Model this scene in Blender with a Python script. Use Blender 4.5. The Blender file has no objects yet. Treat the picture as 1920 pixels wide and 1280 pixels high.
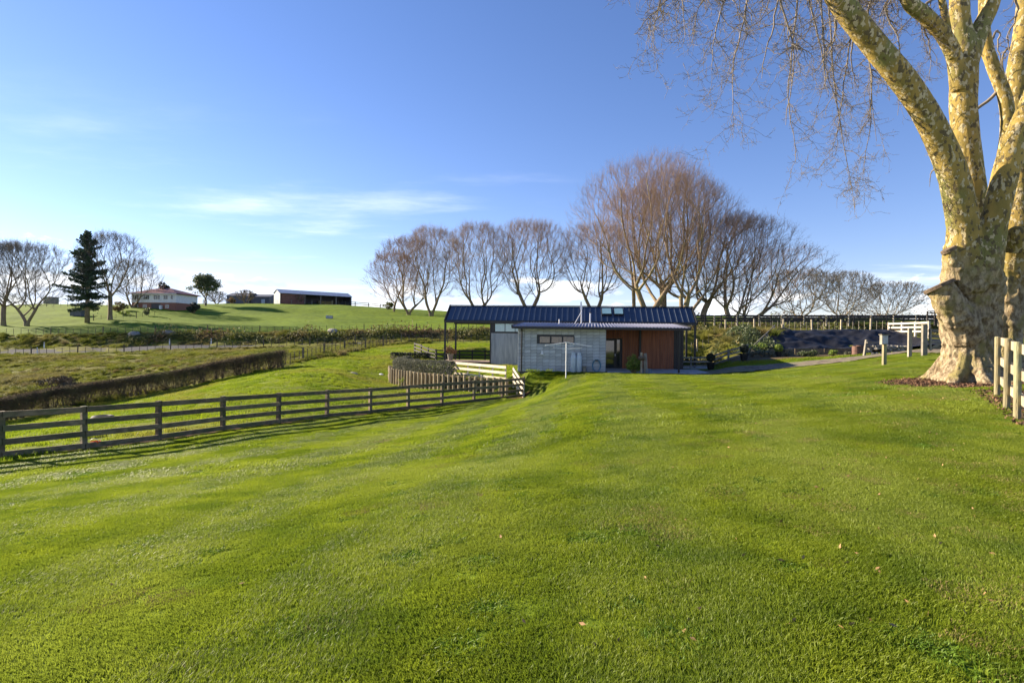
import bpy, math, random
import numpy as np
from mathutils import Vector, Matrix
R = math.radians
rng = np.random.default_rng(7)
random.seed(7)
scene = bpy.context.scene
col = scene.collection

# ------------------------------------------------------------------ camera
F = 1920 * 20 / 36.0
ROLL = R(0.8)
cam_d = bpy.data.cameras.new('camera'); cam = bpy.data.objects.new('camera', cam_d); col.objects.link(cam)
cam_d.lens = 20; cam_d.sensor_width = 36; cam_d.clip_start = 0.05; cam_d.clip_end = 8000
cr, sr = math.cos(ROLL), math.sin(ROLL)
cam.matrix_world = Matrix(((cr, -sr, 0, 0), (0, 0, -1, 0), (sr, cr, 0, 0), (0, 0, 0, 1)))
scene.camera = cam
scene.render.resolution_x = 1024; scene.render.resolution_y = 682
# ------------------------------------------------------------------ sun and sky
SUN_EL, SUN_AZ = R(20.5), (-0.91, 0.414)      # horizontal direction towards the sun
n_ = math.hypot(*SUN_AZ); sx, sy = SUN_AZ[0] / n_, SUN_AZ[1] / n_
sun_d = bpy.data.lights.new('sun', 'SUN'); sun = bpy.data.objects.new('sun', sun_d); col.objects.link(sun)
sun_d.energy = 5.0; sun_d.angle = R(0.55); sun_d.color = (1.0, 0.85, 0.64)
sun.rotation_euler = Vector((-sx * math.cos(SUN_EL), -sy * math.cos(SUN_EL), -math.sin(SUN_EL))).to_track_quat('-Z', 'Y').to_euler()
world = bpy.data.worlds.new('World'); scene.world = world; world.use_nodes = True
wn, wl = world.node_tree.nodes, world.node_tree.links
wn.clear()
def wnode(t, **k):
    n = wn.new(t)
    for a, b in k.items(): setattr(n, a, b)
    return n
sky = wnode('ShaderNodeTexSky', sky_type='NISHITA', sun_disc=False)
sky.sun_elevation = SUN_EL; sky.sun_rotation = math.atan2(sx, sy); sky.altitude = 50
sky.air_density = 1.0; sky.dust_density = 0.05; sky.ozone_density = 2.6
tc = wnode('ShaderNodeTexCoord'); sep = wnode('ShaderNodeSeparateXYZ'); wl.new(tc.outputs['Generated'], sep.inputs[0])
def wmath(op, a, b=None, clamp=False):
    n = wnode('ShaderNodeMath', operation=op, use_clamp=clamp)
    for i, v in enumerate((a, b)):
        if v is None: continue
        if isinstance(v, (int, float)): n.inputs[i].default_value = v
        else: wl.new(v, n.inputs[i])
    return n.outputs[0]
def wramp(f, p0, p1):
    n = wnode('ShaderNodeMapRange', interpolation_type='SMOOTHSTEP'); wl.new(f, n.inputs[0])
    n.inputs[1].default_value = p0; n.inputs[2].default_value = p1
    return n.outputs[0]
Z = sep.outputs['Z']
zc = wmath('ADD', wmath('MAXIMUM', Z, 0.0), 0.03)
pl = wnode('ShaderNodeCombineXYZ')
wl.new(wmath('DIVIDE', sep.outputs['X'], zc), pl.inputs[0]); wl.new(wmath('DIVIDE', sep.outputs['Y'], zc), pl.inputs[1])
def wnoise(vec, sc, det, rough=0.55, off=(0, 0, 0), scl=(1, 1, 1)):
    m = wnode('ShaderNodeMapping'); wl.new(vec, m.inputs[0]); m.inputs['Location'].default_value = off; m.inputs['Scale'].default_value = scl
    n = wnode('ShaderNodeTexNoise'); wl.new(m.outputs[0], n.inputs['Vector'])
    n.inputs['Scale'].default_value = sc; n.inputs['Detail'].default_value = det; n.inputs['Roughness'].default_value = rough
    return n.outputs['Fac']
# thin high cirrus, thicker towards the horizon
cir = wramp(wnoise(pl.outputs[0], 0.55, 8, 0.6, (3.35, 1.96, 0), (0.55, 1.0, 1)), 0.53, 0.80)
cir = wmath('MULTIPLY', cir, wramp(Z, 0.40, 0.10))
cir = wmath('MULTIPLY', cir, 0.75)
# low cumulus banks over the horizon, laid out on the direction itself
cu = wnoise(tc.outputs['Generated'], 7.0, 9, 0.58, (0.7, 0.2, 1.3), (1, 1, 3.0))
cu_h = wmath('SUBTRACT', cu, wmath('MULTIPLY', Z, 2.6))
cum = wramp(cu_h, 0.30, 0.37)
shade = wramp(wnoise(tc.outputs['Generated'], 9.0, 5, 0.5, (0.7, 0.2, 1.1), (1, 1, 3.0)), 0.35, 0.62)
hsv = wnode('ShaderNodeHueSaturation'); hsv.inputs['Saturation'].default_value = 1.12; wl.new(sky.outputs[0], hsv.inputs['Color'])
tint = wnode('ShaderNodeMixRGB', blend_type='MULTIPLY'); tint.inputs[0].default_value = 1; wl.new(hsv.outputs[0], tint.inputs[1]); tint.inputs[2].default_value = (1.03, 0.89, 1.06, 1)
mixw = wnode('ShaderNodeMixRGB'); wl.new(cir, mixw.inputs[0]); wl.new(tint.outputs[0], mixw.inputs[1]); mixw.inputs[2].default_value = (8.6, 8.9, 9.4, 1)
ccol = wnode('ShaderNodeMixRGB'); wl.new(shade, ccol.inputs[0]); ccol.inputs[1].default_value = (4.2, 5.0, 6.6, 1); ccol.inputs[2].default_value = (9.0, 9.0, 9.0, 1)
mix2 = wnode('ShaderNodeMixRGB'); wl.new(wmath('MULTIPLY', cum, 0.85), mix2.inputs[0]); wl.new(mixw.outputs[0], mix2.inputs[1]); wl.new(ccol.outputs[0], mix2.inputs[2])
bg = wnode('ShaderNodeBackground'); wl.new(mix2.outputs[0], bg.inputs[0]); bg.inputs[1].default_value = 0.063
wo = wnode('ShaderNodeOutputWorld'); wl.new(bg.outputs[0], wo.inputs[0])
vs = scene.view_settings
vs.view_transform = 'Standard'; vs.look = 'None'; vs.gamma = 1; vs.use_curve_mapping = False; vs.exposure = 1.66
scene.cycles.max_bounces = 6; scene.cycles.transparent_max_bounces = 6
scene.cycles.use_denoising = True

# ------------------------------------------------------------------ helpers
def P(px, py, d):
    a, b = (px - 960) / F, (640 - py) / F
    return np.array((d * (a * cr - b * sr), d, d * (a * sr + b * cr)))
def XY(px, d): return ((px - 960) / F * d, d)

class MB:
    """collects faces of one mesh"""
    def __init__(s): s.v = []; s.f = []; s.n = 0
    def add(s, v, f):
        v = np.asarray(v, float).reshape(-1, 3)
        s.v.append(v); s.f.extend([tuple(i + s.n for i in q) for q in f]); s.n += len(v); return s
    def box(s, c, size, rz=0, taper=1.0):
        x, y, z = [k / 2 for k in size]
        v = np.array([(-x, -y, -z), (x, -y, -z), (x, y, -z), (-x, y, -z), (-x * taper, -y * taper, z), (x * taper, -y * taper, z), (x * taper, y * taper, z), (-x * taper, y * taper, z)])
        if rz:
            a, b = math.cos(rz), math.sin(rz); v = v @ np.array([[a, b, 0], [-b, a, 0], [0, 0, 1]])
        return s.add(v + np.array(c), [(0, 3, 2, 1), (4, 5, 6, 7), (0, 1, 5, 4), (1, 2, 6, 5), (2, 3, 7, 6), (3, 0, 4, 7)])
    def beam(s, p, q, w, h):
        """bar from p to q: w sideways, h in the upright plane"""
        p, q = np.array(p, float), np.array(q, float); d = q - p; d /= np.linalg.norm(d)
        sd = np.cross(d, (0, 0, 1.0)); n = np.linalg.norm(sd); sd = sd / n if n > 1e-6 else np.array((1.0, 0, 0))
        up = np.cross(sd, d); a, b = sd * w / 2, up * h / 2
        v = [p - a - b, p + a - b, p + a + b, p - a + b, q - a - b, q + a - b, q + a + b, q - a + b]
        return s.add(v, [(3, 2, 1, 0), (4, 5, 6, 7), (0, 1, 5, 4), (1, 2, 6, 5), (2, 3, 7, 6), (3, 0, 4, 7)])
    def tube(s, pts, rad, n=8, caps=True):
        pts = np.asarray(pts, float); k = len(pts)
        rad = np.full(k, rad) if np.isscalar(rad) else np.asarray(rad, float)
        t = np.gradient(pts, axis=0); t /= np.linalg.norm(t, axis=1)[:, None] + 1e-9
        ref = np.array((0, 0, 1.0)) if abs(t[0][2]) < 0.9 else np.array((1.0, 0, 0))
        V = []; u = ref
        for i in range(k):
            u = u - t[i] * np.dot(u, t[i]); u /= np.linalg.norm(u) + 1e-9; w = np.cross(t[i], u)
            a = np.arange(n) * 2 * math.pi / n
            V.append(pts[i] + rad[i] * (np.cos(a)[:, None] * u + np.sin(a)[:, None] * w))
        fs = [(i * n + j, i * n + (j + 1) % n, (i + 1) * n + (j + 1) % n, (i + 1) * n + j) for i in range(k - 1) for j in range(n)]
        if caps: fs += [tuple(range(n))[::-1], tuple((k - 1) * n + j for j in range(n))]
        return s.add(np.concatenate(V), fs)
    def lathe(s, prof, c=(0, 0, 0), n=16):
        V = [(c[0] + r * math.cos(a), c[1] + r * math.sin(a), c[2] + z) for r, z in prof for a in [j * 2 * math.pi / n for j in range(n)]]
        k = len(prof)
        fs = [(i * n + j, i * n + (j + 1) % n, (i + 1) * n + (j + 1) % n, (i + 1) * n + j) for i in range(k - 1) for j in range(n)]
        fs += [tuple(range(n))[::-1], tuple((k - 1) * n + j for j in range(n))]
        return s.add(V, fs)
    def build(s, name, mat, parent=None, origin=(0, 0, 0), smooth=False):
        return mesh_obj(name, np.concatenate(s.v) - np.array(origin), s.f, mat, parent, smooth)

def mesh_obj(name, v, f, mat, parent=None, smooth=False):
    me = bpy.data.meshes.new(name)
    if isinstance(f, np.ndarray):
        nf, k = f.shape
        me.vertices.add(len(v)); me.vertices.foreach_set('co', np.ascontiguousarray(v, dtype=np.float32).ravel())
        me.loops.add(nf * k); me.loops.foreach_set('vertex_index', f.astype(np.int32).ravel())
        me.polygons.add(nf); me.polygons.foreach_set('loop_start', np.arange(nf, dtype=np.int32) * k)
        me.update(calc_edges=True); me.validate()
    else:
        me.from_pydata([tuple(p) for p in v], [], f); me.update()
    if smooth: me.polygons.foreach_set('use_smooth', np.ones(len(me.polygons), bool))
    if mat: me.materials.append(mat)
    o = bpy.data.objects.new(name, me); col.objects.link(o)
    if parent: o.parent = parent
    return o
def tag(o, label, cat, group=None, kind=None):
    o['label'] = label; o['category'] = cat
    if group: o['group'] = group
    if kind: o['kind'] = kind
    return o
def thing(name, label, cat, loc=(0, 0, 0), rz=0, group=None):
    o = bpy.data.objects.new(name, None); col.objects.link(o); o.empty_display_size = 0.2
    o.location = tuple(float(k) for k in loc); o.rotation_euler = (0, 0, rz)
    return tag(o, label, cat, group)
def piece(src, parent, loc, rz=0, scale=None):
    c = src.copy(); col.objects.link(c); c.parent = parent; c.location = tuple(float(k) for k in loc)
    c.rotation_euler = (0, 0, rz)
    if scale is not None: c.scale = scale
    return c
class Stamp:
    """one mesh used again and again as separate pieces"""
    def __init__(s, name, mb, mat, smooth=False): s.a = (name, mb, mat, smooth); s.o = None
    def put(s, parent, loc, rz=0, scale=None, rot=None):
        if s.o is None:
            s.o = s.a[1].build(s.a[0], s.a[2], parent, smooth=s.a[3]); o = s.o
            o.location = tuple(float(k) for k in loc); o.rotation_euler = (0, 0, rz)
            o.scale = scale if scale is not None else (1, 1, 1)
        else: o = piece(s.o, parent, loc, rz, scale if scale is not None else (1, 1, 1))
        if rot: o.rotation_euler = rot
        return o

# ------------------------------------------------------------------ materials
def mat(name, c1, c2=None, rough=0.8, scale=4.0, detail=6, bump=0.0, bscale=None, rand=0.0, metal=0.0, spec=0.5, stretch=(1, 1, 1), trans=0.0, c3=None, attr=None, lo=0.35, hi=0.65, space='Object', big=0.0):
    m = bpy.data.materials.new(name); m.use_nodes = True; nt = m.node_tree; N, L = nt.nodes, nt.links
    b = N['Principled BSDF']; b.inputs['Roughness'].default_value = rough; b.inputs['Metallic'].default_value = metal; b.inputs['Specular IOR Level'].default_value = spec
    t = N.new('ShaderNodeTexCoord'); mp = N.new('ShaderNodeMapping'); mp.inputs['Scale'].default_value = stretch
    if space == 'World':
        g = N.new('ShaderNodeNewGeometry'); L.new(g.outputs['Position'], mp.inputs[0])
    else: L.new(t.outputs[space], mp.inputs[0])
    def noise(sc, d=detail):
        n = N.new('ShaderNodeTexNoise'); L.new(mp.outputs[0], n.inputs['Vector']); n.inputs['Scale'].default_value = sc; n.inputs['Detail'].default_value = d; return n.outputs['Fac']
    c2 = c2 or tuple(k * 0.75 for k in c1)
    r = N.new('ShaderNodeValToRGB'); L.new(noise(scale), r.inputs[0])
    r.color_ramp.elements[0].position = lo; r.color_ramp.elements[1].position = hi
    r.color_ramp.elements[0].color = (*c2, 1); r.color_ramp.elements[1].color = (*c1, 1)
    out = r.outputs[0]
    def mul(o, f, a0, a1):
        mr = N.new('ShaderNodeMapRange'); L.new(f, mr.inputs[0]); mr.inputs[3].default_value = a0; mr.inputs[4].default_value = a1
        x = N.new('ShaderNodeMixRGB'); x.blend_type = 'MULTIPLY'; x.inputs[0].default_value = 1; L.new(o, x.inputs[1]); L.new(mr.outputs[0], x.inputs[2]); return x.outputs[0]
    if c3:
        x = N.new('ShaderNodeMixRGB'); r3 = N.new('ShaderNodeMapRange'); L.new(noise(scale * 0.31, 3), r3.inputs[0]); r3.inputs[1].default_value = 0.48; r3.inputs[2].default_value = 0.62
        L.new(r3.outputs[0], x.inputs[0]); L.new(out, x.inputs[1]); x.inputs[2].default_value = (*c3, 1); out = x.outputs[0]
    if attr:
        a = N.new('ShaderNodeAttribute'); a.attribute_name = attr
        x = N.new('ShaderNodeMixRGB'); x.blend_type = 'MULTIPLY'; x.inputs[0].default_value = 1; L.new(out, x.inputs[1]); L.new(a.outputs['Color'], x.inputs[2]); out = x.outputs[0]
    if rand:
        oi = N.new('ShaderNodeObjectInfo'); out = mul(out, oi.outputs['Random'], 1 - rand, 1 + rand)
    if big:
        nb = noise(scale * 0.07, 4); out = mul(out, nb, 1 - big, 1 + big)
    L.new(out, b.inputs['Base Color'])
    if bump:
        bp = N.new('ShaderNodeBump'); bp.inputs['Strength'].default_value = bump; bp.inputs['Distance'].default_value = 0.03
        L.new(noise(bscale or scale * 3), bp.inputs['Height']); L.new(bp.outputs[0], b.inputs['Normal'])
    if trans:
        tr = N.new('ShaderNodeBsdfTranslucent'); L.new(out, tr.inputs[0]); ms = N.new('ShaderNodeMixShader'); ms.inputs[0].default_value = trans
        L.new(b.outputs[0], ms.inputs[1]); L.new(tr.outputs[0], ms.inputs[2]); L.new(ms.outputs[0], N['Material Output'].inputs[0])
    return m
M = {}
M['ground'] = mat('ground', (1.15, 1.15, 1.15), (0.62, 0.66, 0.6), 0.95, 0.9, 10, 0.9, 6.0, attr='zone', space='World', lo=0.3, hi=0.7, big=0.25, spec=0.05)
M['lawn'] = mat('lawn_blades', (0.235, 0.295, 0.022), (0.125, 0.185, 0.015), 0.5, 1.3, 6, trans=0.5, c3=(0.24, 0.295, 0.034), space='World', spec=0.25)
M['paddock'] = mat('paddock_blades', (0.24, 0.305, 0.016), (0.14, 0.21, 0.012), 0.6, 0.5, 6, trans=0.5, c3=(0.23, 0.24, 0.035), space='World', spec=0.2)
M['rank'] = mat('rank_blades', (0.23, 0.24, 0.035), (0.12, 0.145, 0.022), 0.7, 0.45, 6, trans=0.4, c3=(0.21, 0.19, 0.06), space='World', spec=0.15)
M['clover'] = mat('clover_leaves', (0.14, 0.23, 0.02), (0.09, 0.165, 0.015), 0.5, 3, 4, trans=0.35, space='World', spec=0.2)
M['straw'] = mat('dead_grass', (0.33, 0.27, 0.11), (0.20, 0.155, 0.065), 0.8, 2.0, 4, trans=0.2, space='World', spec=0.1)
M['fence'] = mat('weathered_timber', (0.22, 0.165, 0.095), (0.105, 0.08, 0.046), 0.9, 5, 8, 0.6, 18, rand=0.25, stretch=(1, 1, 2.0), c3=(0.10, 0.10, 0.045), space='World')
M['pale_timber'] = mat('pale_pine', (0.42, 0.36, 0.25), (0.29, 0.24, 0.16), 0.8, 4, 6, 0.3, 20, rand=0.15, space='World')
M['white_timber'] = mat('new_pale_timber', (0.60, 0.53, 0.41), (0.47, 0.40, 0.30), 0.75, 5, 6, 0.2, 20, rand=0.08, space='World')
M['round_post'] = mat('treated_round_post', (0.25, 0.21, 0.115), (0.15, 0.13, 0.07), 0.85, 3, 8, 0.5, 14, rand=0.15, stretch=(2.5, 2.5, 0.6), space='World', c3=(0.25, 0.25, 0.14))
M['pole'] = mat('retaining_pole', (0.36, 0.29, 0.18), (0.20, 0.16, 0.10), 0.9, 3, 8, 0.5, 14, rand=0.25, stretch=(2.5, 2.5, 0.7), space='World')
M['dark_timber'] = mat('dark_timber', (0.032, 0.028, 0.026), (0.016, 0.014, 0.013), 0.85, 4, 6, 0.3, 14, rand=0.3, space='World')
M['grey_post'] = mat('grey_post', (0.26, 0.235, 0.185), (0.16, 0.145, 0.115), 0.9, 4, 6, 0.3, 14, rand=0.25, space='World')
M['wire'] = mat('wire', (0.12, 0.12, 0.12), rough=0.5, metal=0.8)
M['steel_black'] = mat('black_steel', (0.012, 0.013, 0.016), (0.009, 0.009, 0.011), 0.45)
M['roof_blue'] = mat('dark_tray_roof', (0.018, 0.033, 0.068), (0.013, 0.025, 0.055), 0.28, 1.2, 4, rand=0.12, spec=0.7)
M['roof_rib'] = mat('roof_seam', (0.11, 0.13, 0.17), (0.08, 0.1, 0.13), 0.3, spec=0.8)
M['corrugate'] = mat('corrugated_iron', (0.34, 0.34, 0.40), (0.27, 0.27, 0.33), 0.35, 1.5, 4, metal=0.35)
M['block'] = mat('concrete_block', (0.47, 0.50, 0.52), (0.34, 0.37, 0.40), 0.92, 7, 8, 0.5, 40, rand=0.17)
M['mortar'] = mat('mortar', (0.10, 0.105, 0.11), rough=0.95)
M['grey_clad'] = mat('grey_plywood', (0.30, 0.335, 0.37), (0.20, 0.23, 0.265), 0.8, 2.4, 8, 0.2, 12, stretch=(2.5, 2.5, 0.35), rand=0.1)
M['cedar'] = mat('cedar_boards', (0.36, 0.125, 0.05), (0.23, 0.075, 0.03), 0.6, 3, 6, 0.15, 20, rand=0.2, stretch=(3, 3, 0.25))
M['soffit'] = mat('soffit', (0.25, 0.2, 0.16), rough=0.8)
M['concrete'] = mat('concrete', (0.40, 0.41, 0.42), (0.3, 0.31, 0.32), 0.9, 2, 8, 0.2)
M['deck'] = mat('deck_board', (0.30, 0.22, 0.17), (0.2, 0.14, 0.1), 0.8, 4, 6, 0.2, rand=0.2)
M['glass'] = mat('dark_glass', (0.03, 0.035, 0.04), (0.025, 0.03, 0.032), 0.05, spec=1.0)
M['glass_brown'] = mat('window_blind_glass', (0.20, 0.15, 0.11), (0.13, 0.1, 0.08), 0.15, 6, 4, spec=0.8)
M['glass_sky'] = mat('skylight_glass', (0.25, 0.42, 0.45), (0.2, 0.36, 0.4), 0.06, spec=1.0)
M['galv'] = mat('galvanised', (0.62, 0.63, 0.64), (0.5, 0.5, 0.52), 0.4, metal=0.5)
M['white'] = mat('white_paint', (0.80, 0.80, 0.78), (0.7, 0.7, 0.68), 0.5, 2, 4)
M['gas'] = mat('gas_bottle_paint', (0.50, 0.58, 0.66), (0.42, 0.5, 0.58), 0.4, 5, 5)
M['hose'] = mat('blue_hose', (0.10, 0.25, 0.36), (0.07, 0.18, 0.28), 0.5)
M['asphalt'] = mat('chip_seal', (0.055, 0.06, 0.072), (0.04, 0.043, 0.052), 1.0, 3, 8, 0.4, 60, space='World', spec=0.1)
M['gravel'] = mat('gravel', (0.19, 0.145, 0.105), (0.085, 0.065, 0.045), 0.95, 3, 12, 1.0, 16, space='World', c3=(0.15, 0.15, 0.07), lo=0.4, hi=0.6)
M['mulch'] = mat('bark_mulch', (0.20, 0.105, 0.055), (0.07, 0.035, 0.02), 0.95, 16, 8, 1.0, 30, space='World')
M['tarp'] = mat('black_weed_mat', (0.012, 0.013, 0.019), (0.007, 0.008, 0.012), 0.6, 3, 6, 0.5, 5, spec=0.3, space='World')
M['bark'] = mat('grey_bark', (0.25, 0.185, 0.12), (0.13, 0.095, 0.06), 0.9, 2.5, 8, 0.5, 10, c3=(0.22, 0.18, 0.08), stretch=(1, 1, 0.5))
M['twig'] = mat('purple_brown_twigs', (0.31, 0.205, 0.13), (0.20, 0.13, 0.085), 0.85, 0.4, 4, rand=0.15)
M['twig_brown'] = mat('rust_brown_twigs', (0.27, 0.145, 0.07), (0.16, 0.09, 0.05), 0.85, 0.4, 4, rand=0.12)
M['twig_grey'] = mat('grey_twigs', (0.15, 0.13, 0.105), (0.09, 0.075, 0.06), 0.85, 0.4, 4)
M['fir'] = mat('fir_needles', (0.06, 0.095, 0.045), (0.03, 0.055, 0.03), 0.7, 1.2, 4, trans=0.15)
M['leaf'] = mat('evergreen_leaves', (0.115, 0.145, 0.05), (0.06, 0.085, 0.03), 0.55, 1.2, 4, trans=0.25)
M['leaf_bright'] = mat('bright_leaves', (0.25, 0.32, 0.045), (0.12, 0.19, 0.03), 0.5, 5, 4, trans=0.35)
M['leaf_grey'] = mat('grey_green_leaves', (0.185, 0.185, 0.125), (0.095, 0.1, 0.07), 0.8, 3, 4, trans=0.15, space='World')
M['leaf_dark'] = mat('dark_clipped_leaves', (0.028, 0.04, 0.02), (0.014, 0.022, 0.012), 0.6, 5, 4)
M['scrub'] = mat('roadside_scrub', (0.17, 0.175, 0.045), (0.085, 0.10, 0.03), 0.8, 0.35, 6, trans=0.25, c3=(0.155, 0.10, 0.05), space='World')
M['hedge_twig'] = mat('hedge_twigs', (0.17, 0.12, 0.065), (0.085, 0.062, 0.036), 0.9, 1.5, 5, space='World', c3=(0.13, 0.12, 0.05))
M['brick'] = mat('red_brick', (0.32, 0.15, 0.10), (0.22, 0.1, 0.07), 0.9, 6, 6)
M['red_roof'] = mat('red_roof_paint', (0.15, 0.028, 0.032), (0.11, 0.02, 0.024), 0.6, 2, 5)
M['shed_roof'] = mat('shed_roof_iron', (0.36, 0.39, 0.44), (0.26, 0.29, 0.33), 0.4, 0.6, 6, metal=0.3, stretch=(4, 0.5, 1))
M['shed_dark'] = mat('shed_dark_iron', (0.10, 0.11, 0.14), (0.075, 0.08, 0.1), 0.6, 1, 5)
M['shed_rust'] = mat('shed_red_panel', (0.22, 0.10, 0.075), (0.15, 0.07, 0.05), 0.8, 2, 5)
M['stone'] = mat('stone', (0.36, 0.33, 0.27), (0.16, 0.14, 0.11), 0.95, 6, 6, 0.6, rand=0.3)
M['rubber'] = mat('tyre_rubber', (0.03, 0.03, 0.03), rough=0.8)
M['orange'] = mat('orange_plastic', (0.75, 0.16, 0.02), (0.6, 0.1, 0.02), 0.5)
M['rusty'] = mat('rusty_drum', (0.17, 0.085, 0.06), (0.1, 0.05, 0.04), 0.8, 5, 6)
M['cut_wood'] = mat('cut_wood', (0.17, 0.12, 0.075), (0.08, 0.055, 0.035), 0.9, 5, 8, 0.5)
M['dry_leaf'] = mat('dry_leaf', (0.42, 0.25, 0.11), (0.22, 0.12, 0.05), 0.8, 40, 3, space='World')

def plane_bark():
    m = bpy.data.materials.new('plane_tree_bark'); m.use_nodes = True; N, L = m.node_tree.nodes, m.node_tree.links
    b = N['Principled BSDF']; b.inputs['Roughness'].default_value = 0.85; b.inputs['Specular IOR Level'].default_value = 0.2
    g = N.new('ShaderNodeNewGeometry'); mp = N.new('ShaderNodeMapping'); L.new(g.outputs['Position'], mp.inputs[0]); mp.inputs['Scale'].default_value = (1, 1, 0.62)
    def noise(sc, d, rg=0.5, off=0):
        n = N.new('ShaderNodeTexNoise'); m2 = N.new('ShaderNodeMapping'); L.new(mp.outputs[0], m2.inputs[0]); m2.inputs['Location'].default_value = (off, off * 1.7, -off)
        L.new(m2.outputs[0], n.inputs['Vector']); n.inputs['Scale'].default_value = sc; n.inputs['Detail'].default_value = d; n.inputs['Roughness'].default_value = rg; return n.outputs['Fac']
    def step(f, a, c):
        r = N.new('ShaderNodeMapRange'); L.new(f, r.inputs[0]); r.inputs[1].default_value = a; r.inputs[2].default_value = c; return r.outputs[0]
    def mix(f, a, c):
        x = N.new('ShaderNodeMixRGB'); L.new(f, x.inputs[0])
        for i, k in ((1, a), (2, c)):
            if isinstance(k, tuple): x.inputs[i].default_value = (*k, 1)
            else: L.new(k, x.inputs[i])
        return x.outputs[0]
    def mth(op, a, c):
        x = N.new('ShaderNodeMath'); x.operation = op
        for i, k in ((0, a), (1, c)):
            if isinstance(k, (int, float)): x.inputs[i].default_value = k
            else: L.new(k, x.inputs[i])
        return x.outputs[0]
    olive = mix(step(noise(2.2, 4), 0.4, 0.62), (0.20, 0.15, 0.04), (0.32, 0.225, 0.06))
    olive = mix(step(noise(1.2, 3, 0.5, 9), 0.5, 0.62), olive, (0.17, 0.16, 0.05))
    flakes = step(noise(9.0, 4, 0.55, 3), 0.55, 0.57)
    limb = mix(flakes, olive, (0.42, 0.35, 0.20))
    limb = mix(step(noise(10.5, 4, 0.5, 14), 0.57, 0.59), limb, (0.11, 0.085, 0.04))
    rough_b = mix(step(noise(7.5, 9, 0.7, 5), 0.40, 0.58), (0.13, 0.09, 0.05), (0.40, 0.325, 0.21))
    rough_b = mix(step(noise(2.0, 5, 0.6, 21), 0.52, 0.64), rough_b, (0.25, 0.21, 0.08))
    s = N.new('ShaderNodeSeparateXYZ'); L.new(g.outputs['Position'], s.inputs[0])
    hgt = mth('ADD', s.outputs['Z'], mth('MULTIPLY', noise(1.3, 4, 0.6, 30), 3.0))
    c = mix(step(hgt, 2.7, 4.2), rough_b, limb)
    L.new(c, b.inputs['Base Color'])
    bp = N.new('ShaderNodeBump'); bp.inputs['Strength'].default_value = 1.0; bp.inputs['Distance'].default_value = 0.09
    low = mth('SUBTRACT', 1.25, step(hgt, 2.7, 4.2))
    hh = mth('ADD', mth('MULTIPLY', noise(9, 8, 0.65), low), mth('MULTIPLY', flakes, -0.12))
    L.new(hh, bp.inputs['Height']); L.new(bp.outputs[0], b.inputs['Normal'])
    return m
M['plane'] = plane_bark()

# ------------------------------------------------------------------ terrain
CP = [(960, 1280, 2.75), (0, 1280, 3.1), (1920, 1280, 2.5), (960, 1000, 5.0), (0, 1000, 6.3), (0, 930, 9.2), (0, 888, 12.3), (300, 843, 15.6), (615, 794, 22.6), (800, 778, 26), (1920, 1000, 4.6), (1920, 900, 6.1), (1909, 785, 9.3), (1889, 765, 10.2), (1871, 742, 11.8),
      (500, 1000, 5.8), (500, 900, 9.5), (500, 850, 13.9), (500, 815, 18.6),
      (960, 900, 7.2), (960, 850, 10), (960, 800, 14.5), (960, 770, 20), (960, 758, 26), (960, 750, 31),
      (1250, 1000, 4.8), (1250, 850, 8.3), (1250, 800, 11), (1250, 760, 15), (1250, 730, 20.5), (1250, 712, 26), (1250, 704, 31), (1280, 702, 34.5),
      (1100, 900, 7), (1100, 800, 11.5), (1100, 760, 16.5), (1100, 735, 21.5), (1100, 722, 26), (1062, 709, 34.8), (1060, 722, 32), (1015, 737, 33.5), (1010, 716, 36),
      (1500, 900, 6.2), (1500, 800, 9.8), (1500, 750, 14), (1500, 720, 18.5), (1500, 700, 24), (1500, 690, 31),
      (1700, 800, 9), (1700, 750, 12), (1700, 715, 15.8), (1820, 716, 15.5), (1700, 690, 19.5), (1700, 662, 28.5), (1733, 667, 26), (1656, 685, 24), (1600, 677, 30.5), (1400, 698, 34),
      (1900, 660, 24), (1900, 640, 36), (1910, 622, 60), (2100, 720, 12), (2200, 640, 40), (1303, 688, 45), (920, 682, 47),
      (1400, 682, 39), (1500, 674, 38.5), (1600, 667, 38), (1700, 659, 36), (1440, 664, 46), (1600, 663, 46), (1720, 655, 44),
      (1350, 676, 44), (870, 668, 52), (870, 645, 75), (870, 642, 86), (1130, 650, 60), (1130, 640, 86), (1350, 648, 60), (1350, 645, 86), (1700, 645, 60), (1700, 642, 86),
      (620, 700, 42), (700, 730, 38), (620, 740, 34), (735, 718, 44), (850, 735, 37), (400, 740, 34), (300, 780, 26), (100, 790, 26), (0, 792, 36), (175, 755, 43), (350, 725, 47), (527, 690, 50), (720, 668, 58), (650, 662, 62),
      (0, 742, 46), (0, 700, 62), (0, 668, 80), (0, 660, 86), (200, 690, 62), (200, 665, 80), (200, 657, 86), (440, 668, 66), (440, 659, 80), (440, 652, 86), (600, 660, 70), (600, 648, 86), (735, 645, 80), (735, 642, 86), *zip([5, 160, 300, 420, 524, 615, 696, 767, 830, 890, 943, 983], [859, 841.6, 824, 806.7, 793.5, 782.5, 774.7, 767, 760.6, 753.7, 748, 743.4], [14.2, 15.6, 17.5, 19.8, 22.0, 24.7, 26.2, 27.7, 29.2, 31.1, 33.2, 35.0]), (-500, 690, 60), (-500, 660, 86), (-400, 850, 25),
      ]
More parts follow.
